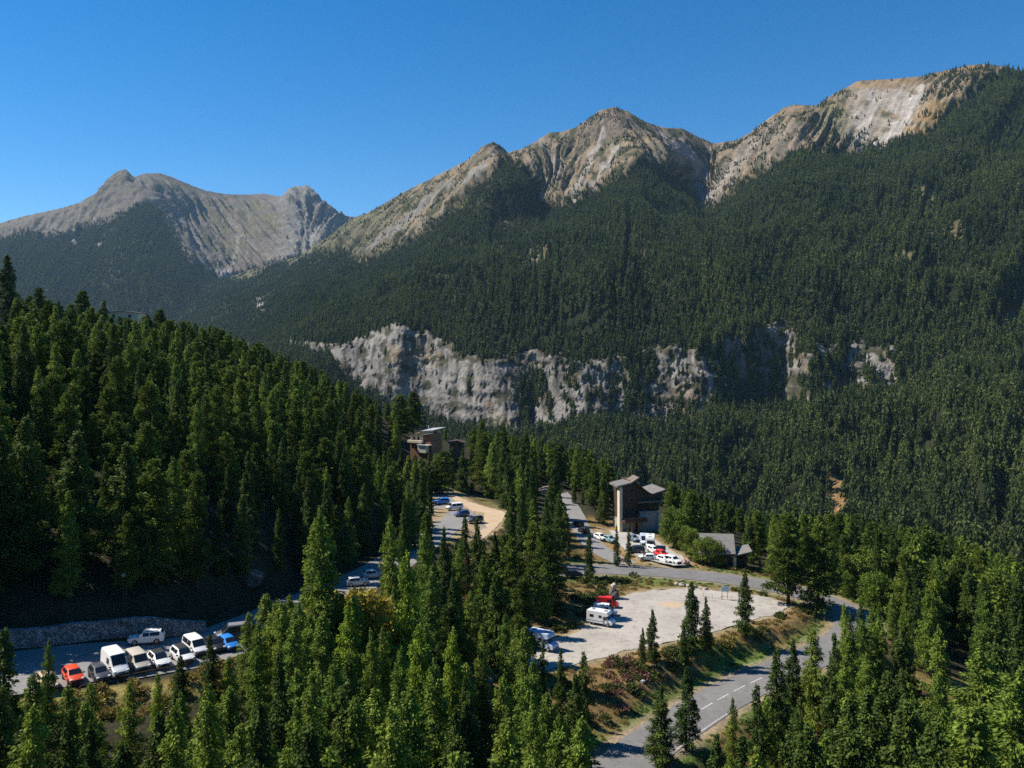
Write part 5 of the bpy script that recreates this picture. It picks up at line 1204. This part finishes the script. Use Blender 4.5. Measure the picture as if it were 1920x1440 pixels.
ribbon_wall("parking_wall", "low grey concrete wall at the back of the hillside parking", [gz_at(806, 922, -46.2), gz_at(826, 921, -46.2), gz_at(848, 920, -46.2)], 1.9, .5, M_CONC)
rail = empty("parking_rail", (0, 0, 0)); tag(rail, "dark timber rail along the front of the parked row of cars", "rail")
rp = []
for px, py in ((150, 1296), (190, 1285), (230, 1276), (270, 1268), (310, 1261), (350, 1254)):
    x, y = hit(px, py); rp.append((x, y, float(ground(x, y))))
m = MB(); c = catmull([(a, b, z + .62) for a, b, z in rp], 1.5); V, Fc = tube_np(c, [.13] * len(c), 6); m.add(V, Fc).build('beam', M_DWOOD, rail)
for a, b, z in rp: MB().cyl((a, b, z - .3), .09, .9, 8).build('post', M_DWOOD, rail)
x, y, z = gpt(231, 119.5); lamp = empty("street_lamp", (x, y, z)); tag(lamp, "slim dark street lamp standing against the grey stone wall", "street lamp")
MB().cyl((0, 0, 0), .09, 5.4, 10, 'z', .06).build('pole', M_TRIM, lamp); MB().cyl((0, 0, 5.4), .20, .5, 12, 'z', .28).build('lantern', M_GREYT, lamp); MB().cyl((0, 0, 5.9), .34, .16, 12, 'z', .1).build('cap', M_TRIM, lamp)
def signpost(px, py, name, label, w, h, hp, mat, yaw=0, legs=(-.6, .6)):
    x, y = hit(px, py); o = empty(name, (x, y, float(ground(x, y))), R_(yaw)); tag(o, label, "sign")
    for l in legs: MB().cyl((l, 0, -.2), .06, hp + .2 + h, 8).build('post', M_GREYT, o)
    MB().box(-w / 2, w / 2, -.12, -.065, hp, hp + h).build('panel', mat, o)
M_SIGNB = mat_plain("pale_blue_sign", (.42, .60, .68), .4, var=.08); M_SIGND = mat_plain("blue_sign", (.01, .06, .40), .4, var=.05)
signpost(1359, 1124, "road_sign", "pale blue board on posts beside the gravel lot", 1.7, 1.0, 1.7, M_SIGNB, 10)
signpost(1488, 1128, "road_sign", "deep blue sign showing through the pine at the bend", 1.1, 1.1, 2.2, M_SIGND, 15, (0,))
bar = empty("barrier", (0, 0, 0)); tag(bar, "low pale barrier of posts and rail beside the blue board", "barrier")
bp = [];
for px, py in ((1318, 1118), (1335, 1121), (1352, 1124), (1370, 1126), (1386, 1128)):
    x, y = hit(px, py); bp.append((x, y, float(ground(x, y)))); MB().cyl((x, y, bp[-1][2] - .1), .08, 1.0, 8).build('post', M_CREAM, bar)
c = catmull([(a, b, z + .75) for a, b, z in bp], 1.5); V, Fc = tube_np(c, [.06] * len(c), 6); MB().add(V, Fc).build('rail', M_CREAM, bar)

M_ROCKS = mat_plain("boulder_stone", (.36, .31, .25), .95, var=.3, scale=1.6, bump=.5); M_ROCKD = mat_plain("dark_boulder", (.12, .10, .09), .95, var=.4, scale=1.6, bump=.5); M_ROCKP = mat_plain("pinkish_boulder", (.34, .22, .17), .95, var=.3, scale=1.6, bump=.5)
def boulder(px, py, r, label, mat=M_ROCKS, group=None, tall=.7, seed=0):
    x, y = hit(px, py); bm = bmesh.new(); bmesh.ops.create_icosphere(bm, subdivisions=3, radius=r)
    for v in bm.verts:
        n = v.co.normalized(); k = 1 + .38 * float(pnoise(n.x * 1.6 + seed, n.y * 1.6, n.z * 1.6)) + .12 * float(pnoise(n.x * 5, n.y * 5 + seed, n.z * 5)); v.co = Vector((n.x, n.y, n.z * tall)) * r * k
    me = bpy.data.meshes.new("boulder"); bm.to_mesh(me); bm.free(); me.materials.append(mat)
    o = link("boulder", me); o.location = (x, y, float(ground(x, y)) + r * tall * .45); o.rotation_euler = (0, 0, seed * 1.3); tag(o, label, "boulder", group)
x, y = hit(1151, 1122); st_ = empty("standing_stone", (x, y, float(ground(x, y)))); tag(st_, "dark upright stone with a pale top casting a long shadow on the gravel", "standing stone")
def rock_mesh(r, tall, seed, z0):
    m = MB(); bm = bmesh.new(); bmesh.ops.create_icosphere(bm, subdivisions=3, radius=1); V = []
    for v in bm.verts:
        n = v.co.normalized(); k = 1 + .35 * float(pnoise(n.x * 1.8 + seed, n.y * 1.8, n.z * 1.8)); V.append((n.x * r * k, n.y * r * k, z0 + n.z * r * tall * k))
    bm.verts.index_update(); Fc = [tuple(v.index for v in f.verts) for f in bm.faces]; bm.free(); return m.add(V, Fc)
rock_mesh(1.05, 1.25, 3, .9).build('base', M_ROCKD, st_); rock_mesh(.62, 1.1, 8, 2.5).build('top', M_ROCKS, st_)
GB = "stones lining the edge of the gravel lot"
for i, (px, py, r) in enumerate(((1268, 1096, .55), (1279, 1098, .7), (1290, 1099, .5), (1301, 1101, .6), (1314, 1103, .45), (1322, 1105, .6))):
    boulder(px, py, r, f"{('smallest low', 'largest low', 'flat', 'rounded', 'squat', 'last')[i] if i else 'first'} tan stone in the line between road and gravel lot", M_ROCKS, GB, .7, i + 1)
boulder(1166, 1052, .95, "pale pinkish boulder at the foot of the two roadside spruces", M_ROCKP, None, .9, 11)
boulder(1283, 1060, 1.25, "big pinkish boulder past the right end of the upper parking", M_ROCKP, None, .8, 14)
boulder(1205, 1278, .35, "small white stone among dry shrubs below the gravel lot", mat_plain("white_stone", (.7, .7, .68), .9), None, .8, 17)
boulder(912, 1283, 1.0, "pale rock in the dark hollow between foreground larches", M_ROCKS, None, .7, 19)
boulder(914, 1322, .8, "lower pale rock in the dark hollow", M_ROCKS, None, .6, 23)
boulder(470, 1090, 2.2, "large shadowed rock on the slope above the parked cars", M_ROCKD, None, .6, 27)

# ------------------------------------------------------------------ shrubs and grass on the banks
def shrub_proto(name, seed, n, mat, tall=.8, card=.3):
    r = np.random.default_rng(seed); q = r.normal(size=(n, 3)); q /= np.linalg.norm(q, axis=1)[:, None]; q[:, 2] = np.abs(q[:, 2]) * tall
    V, Fc, T = sprays(r, q * (.35 + .6 * r.random(n))[:, None], q * .6 + r.normal(size=(n, 3)) * .5 + np.array([0, 0, .3]), card * 1.3 * (.6 + .7 * r.random(n)), card * .35 * (.7 + .6 * r.random(n)), r.random(n))
    return bpy.data.objects.new(name, np_mesh(name, V, Fc, mat, tint=T))
M_SHG = mat_foliage("green_shrub", (.055, .075, .02), (.12, .14, .035)); M_SHD = mat_foliage("dry_grass", (.20, .14, .05), (.32, .24, .09)); M_SHR = mat_foliage("russet_shrub", (.17, .085, .06), (.26, .15, .11)); M_SHY = mat_foliage("yellow_shrub", (.20, .165, .04), (.27, .215, .06)); M_GRS = mat_foliage("green_grass", (.07, .12, .022), (.12, .18, .035))
SHR = proto_col("shrubs", [shrub_proto("shrub.000", 1, 150, M_SHG), shrub_proto("shrub.001", 2, 150, M_SHD, .5, .26), shrub_proto("shrub.002", 3, 150, M_SHR), shrub_proto("shrub.003", 4, 150, M_SHY), shrub_proto("shrub.004", 5, 150, M_GRS, .4, .24)])
rs = np.random.default_rng(9); nS = 60000
sx_, sy_ = rs.uniform(-95, 110, nS), rs.uniform(84, 225, nS)
sM, _ = road_dist(sx_, sy_, ROAD_MAIN); sS, _ = road_dist(sx_, sy_, ROAD_SIDE); sL, _ = road_dist(sx_, sy_, ROAD_LEFT); sA, sB, sC = (pip(sx_, sy_, q) for q in (LOT, LOTB, LOTC))
hwS = np.interp(sx_, [-75, -50, -30, -8], [LEFT_HW, LEFT_HW - 1.2, LEFT_HW - 3, LEFT_HW - 4.8])
okS = (sM > 5.2) & (sS > 4.2) & (sL > hwS + 1.6) & (sA > 1.3) & (sB > 1.0) & (sC > 1.5)
sz_ = ground(sx_, sy_); spx, spy = proj(sx_, sy_, sz_); zn = pnoise(sx_ / 7, sy_ / 7, 4); zn2 = pnoise(sx_ / 12, sy_ / 12, 9)
bank = (np.minimum(sA, sM) < 15) & (sy_ > 118) & (spx > 985) & (spx < 1660)
gl = (np.hypot(sx_ - W(1770, 133, 0)[0], (sy_ - 133) / 1.2) < 11); ylb = (sL < 15) & (sy_ < 110) & (sx_ < -35); trk = (sC < 9) & (sC > 1.5)
keep = okS & (bank | gl | ylb | trk) & (rs.random(nS) < np.where(bank, .33, .3))
vg = (sM < 8.0); rus = (spx > 1130) & (spx < 1245) & (spy > 1215) & (sM > 7.5)
pick = np.where(zn > .12, 0, 1); pick = np.where(rus & (rs.random(nS) < .3), 2, pick); pick = np.where((zn2 > .42) & ~vg, 3, pick); pick = np.where(vg & (zn2 > -.35), 4, pick); pick = np.where(ylb, np.where(rs.random(nS) < .6, 3, 1), pick); pick = np.where(gl, np.where(rs.random(nS) < .5, 1, 4), pick)
q = keep.nonzero()[0]; hS = np.where(pick[q] == 4, .35, np.where(pick[q] == 1, .55, .85)) * (.6 + .8 * rs.random(len(q)))
scatter("bank_shrubs", np.stack([sx_[q], sy_[q], sz_[q]], 1), np.stack([hS, hS, hS * 1.05], 1), rs.random(len(q)) * 6.28, pick[q], SHR, "dry grass, russet and green shrubs on the banks", "ground cover")
# ------------------------------------------------------------------ the air of the valley
def make_haze(density):
    m = bpy.data.materials.new("haze"); m.use_nodes = True; nt = m.node_tree; nt.nodes.clear()
    o = nt.nodes.new('ShaderNodeOutputMaterial'); v = nt.nodes.new('ShaderNodeVolumePrincipled')
    v.inputs['Color'].default_value = (.45, .72, 1.0, 1); v.inputs['Density'].default_value = density; v.inputs['Anisotropy'].default_value = .0
    nt.links.new(v.outputs[0], o.inputs['Volume'])
    bm = bmesh.new(); bmesh.ops.create_cube(bm, size=1.0)
    x0, x1, y0, y1, z0, z1 = -6500, 2600, -120, 8200, ZMIN - 1, 1560
    for q in bm.verts: q.co = ((x0 + x1) / 2 + q.co.x * (x1 - x0), (y0 + y1) / 2 + q.co.y * (y1 - y0), (z0 + z1) / 2 + q.co.z * (z1 - z0))
    me = bpy.data.meshes.new("haze"); bm.to_mesh(me); bm.free(); me.materials.append(m)
    tag(link("haze", me), kind='stuff')
ZMIN = min((o.matrix_world @ Vector(c)).z for o in COL.objects if o.type == 'MESH' for c in o.bound_box)
make_haze(2.2e-5)
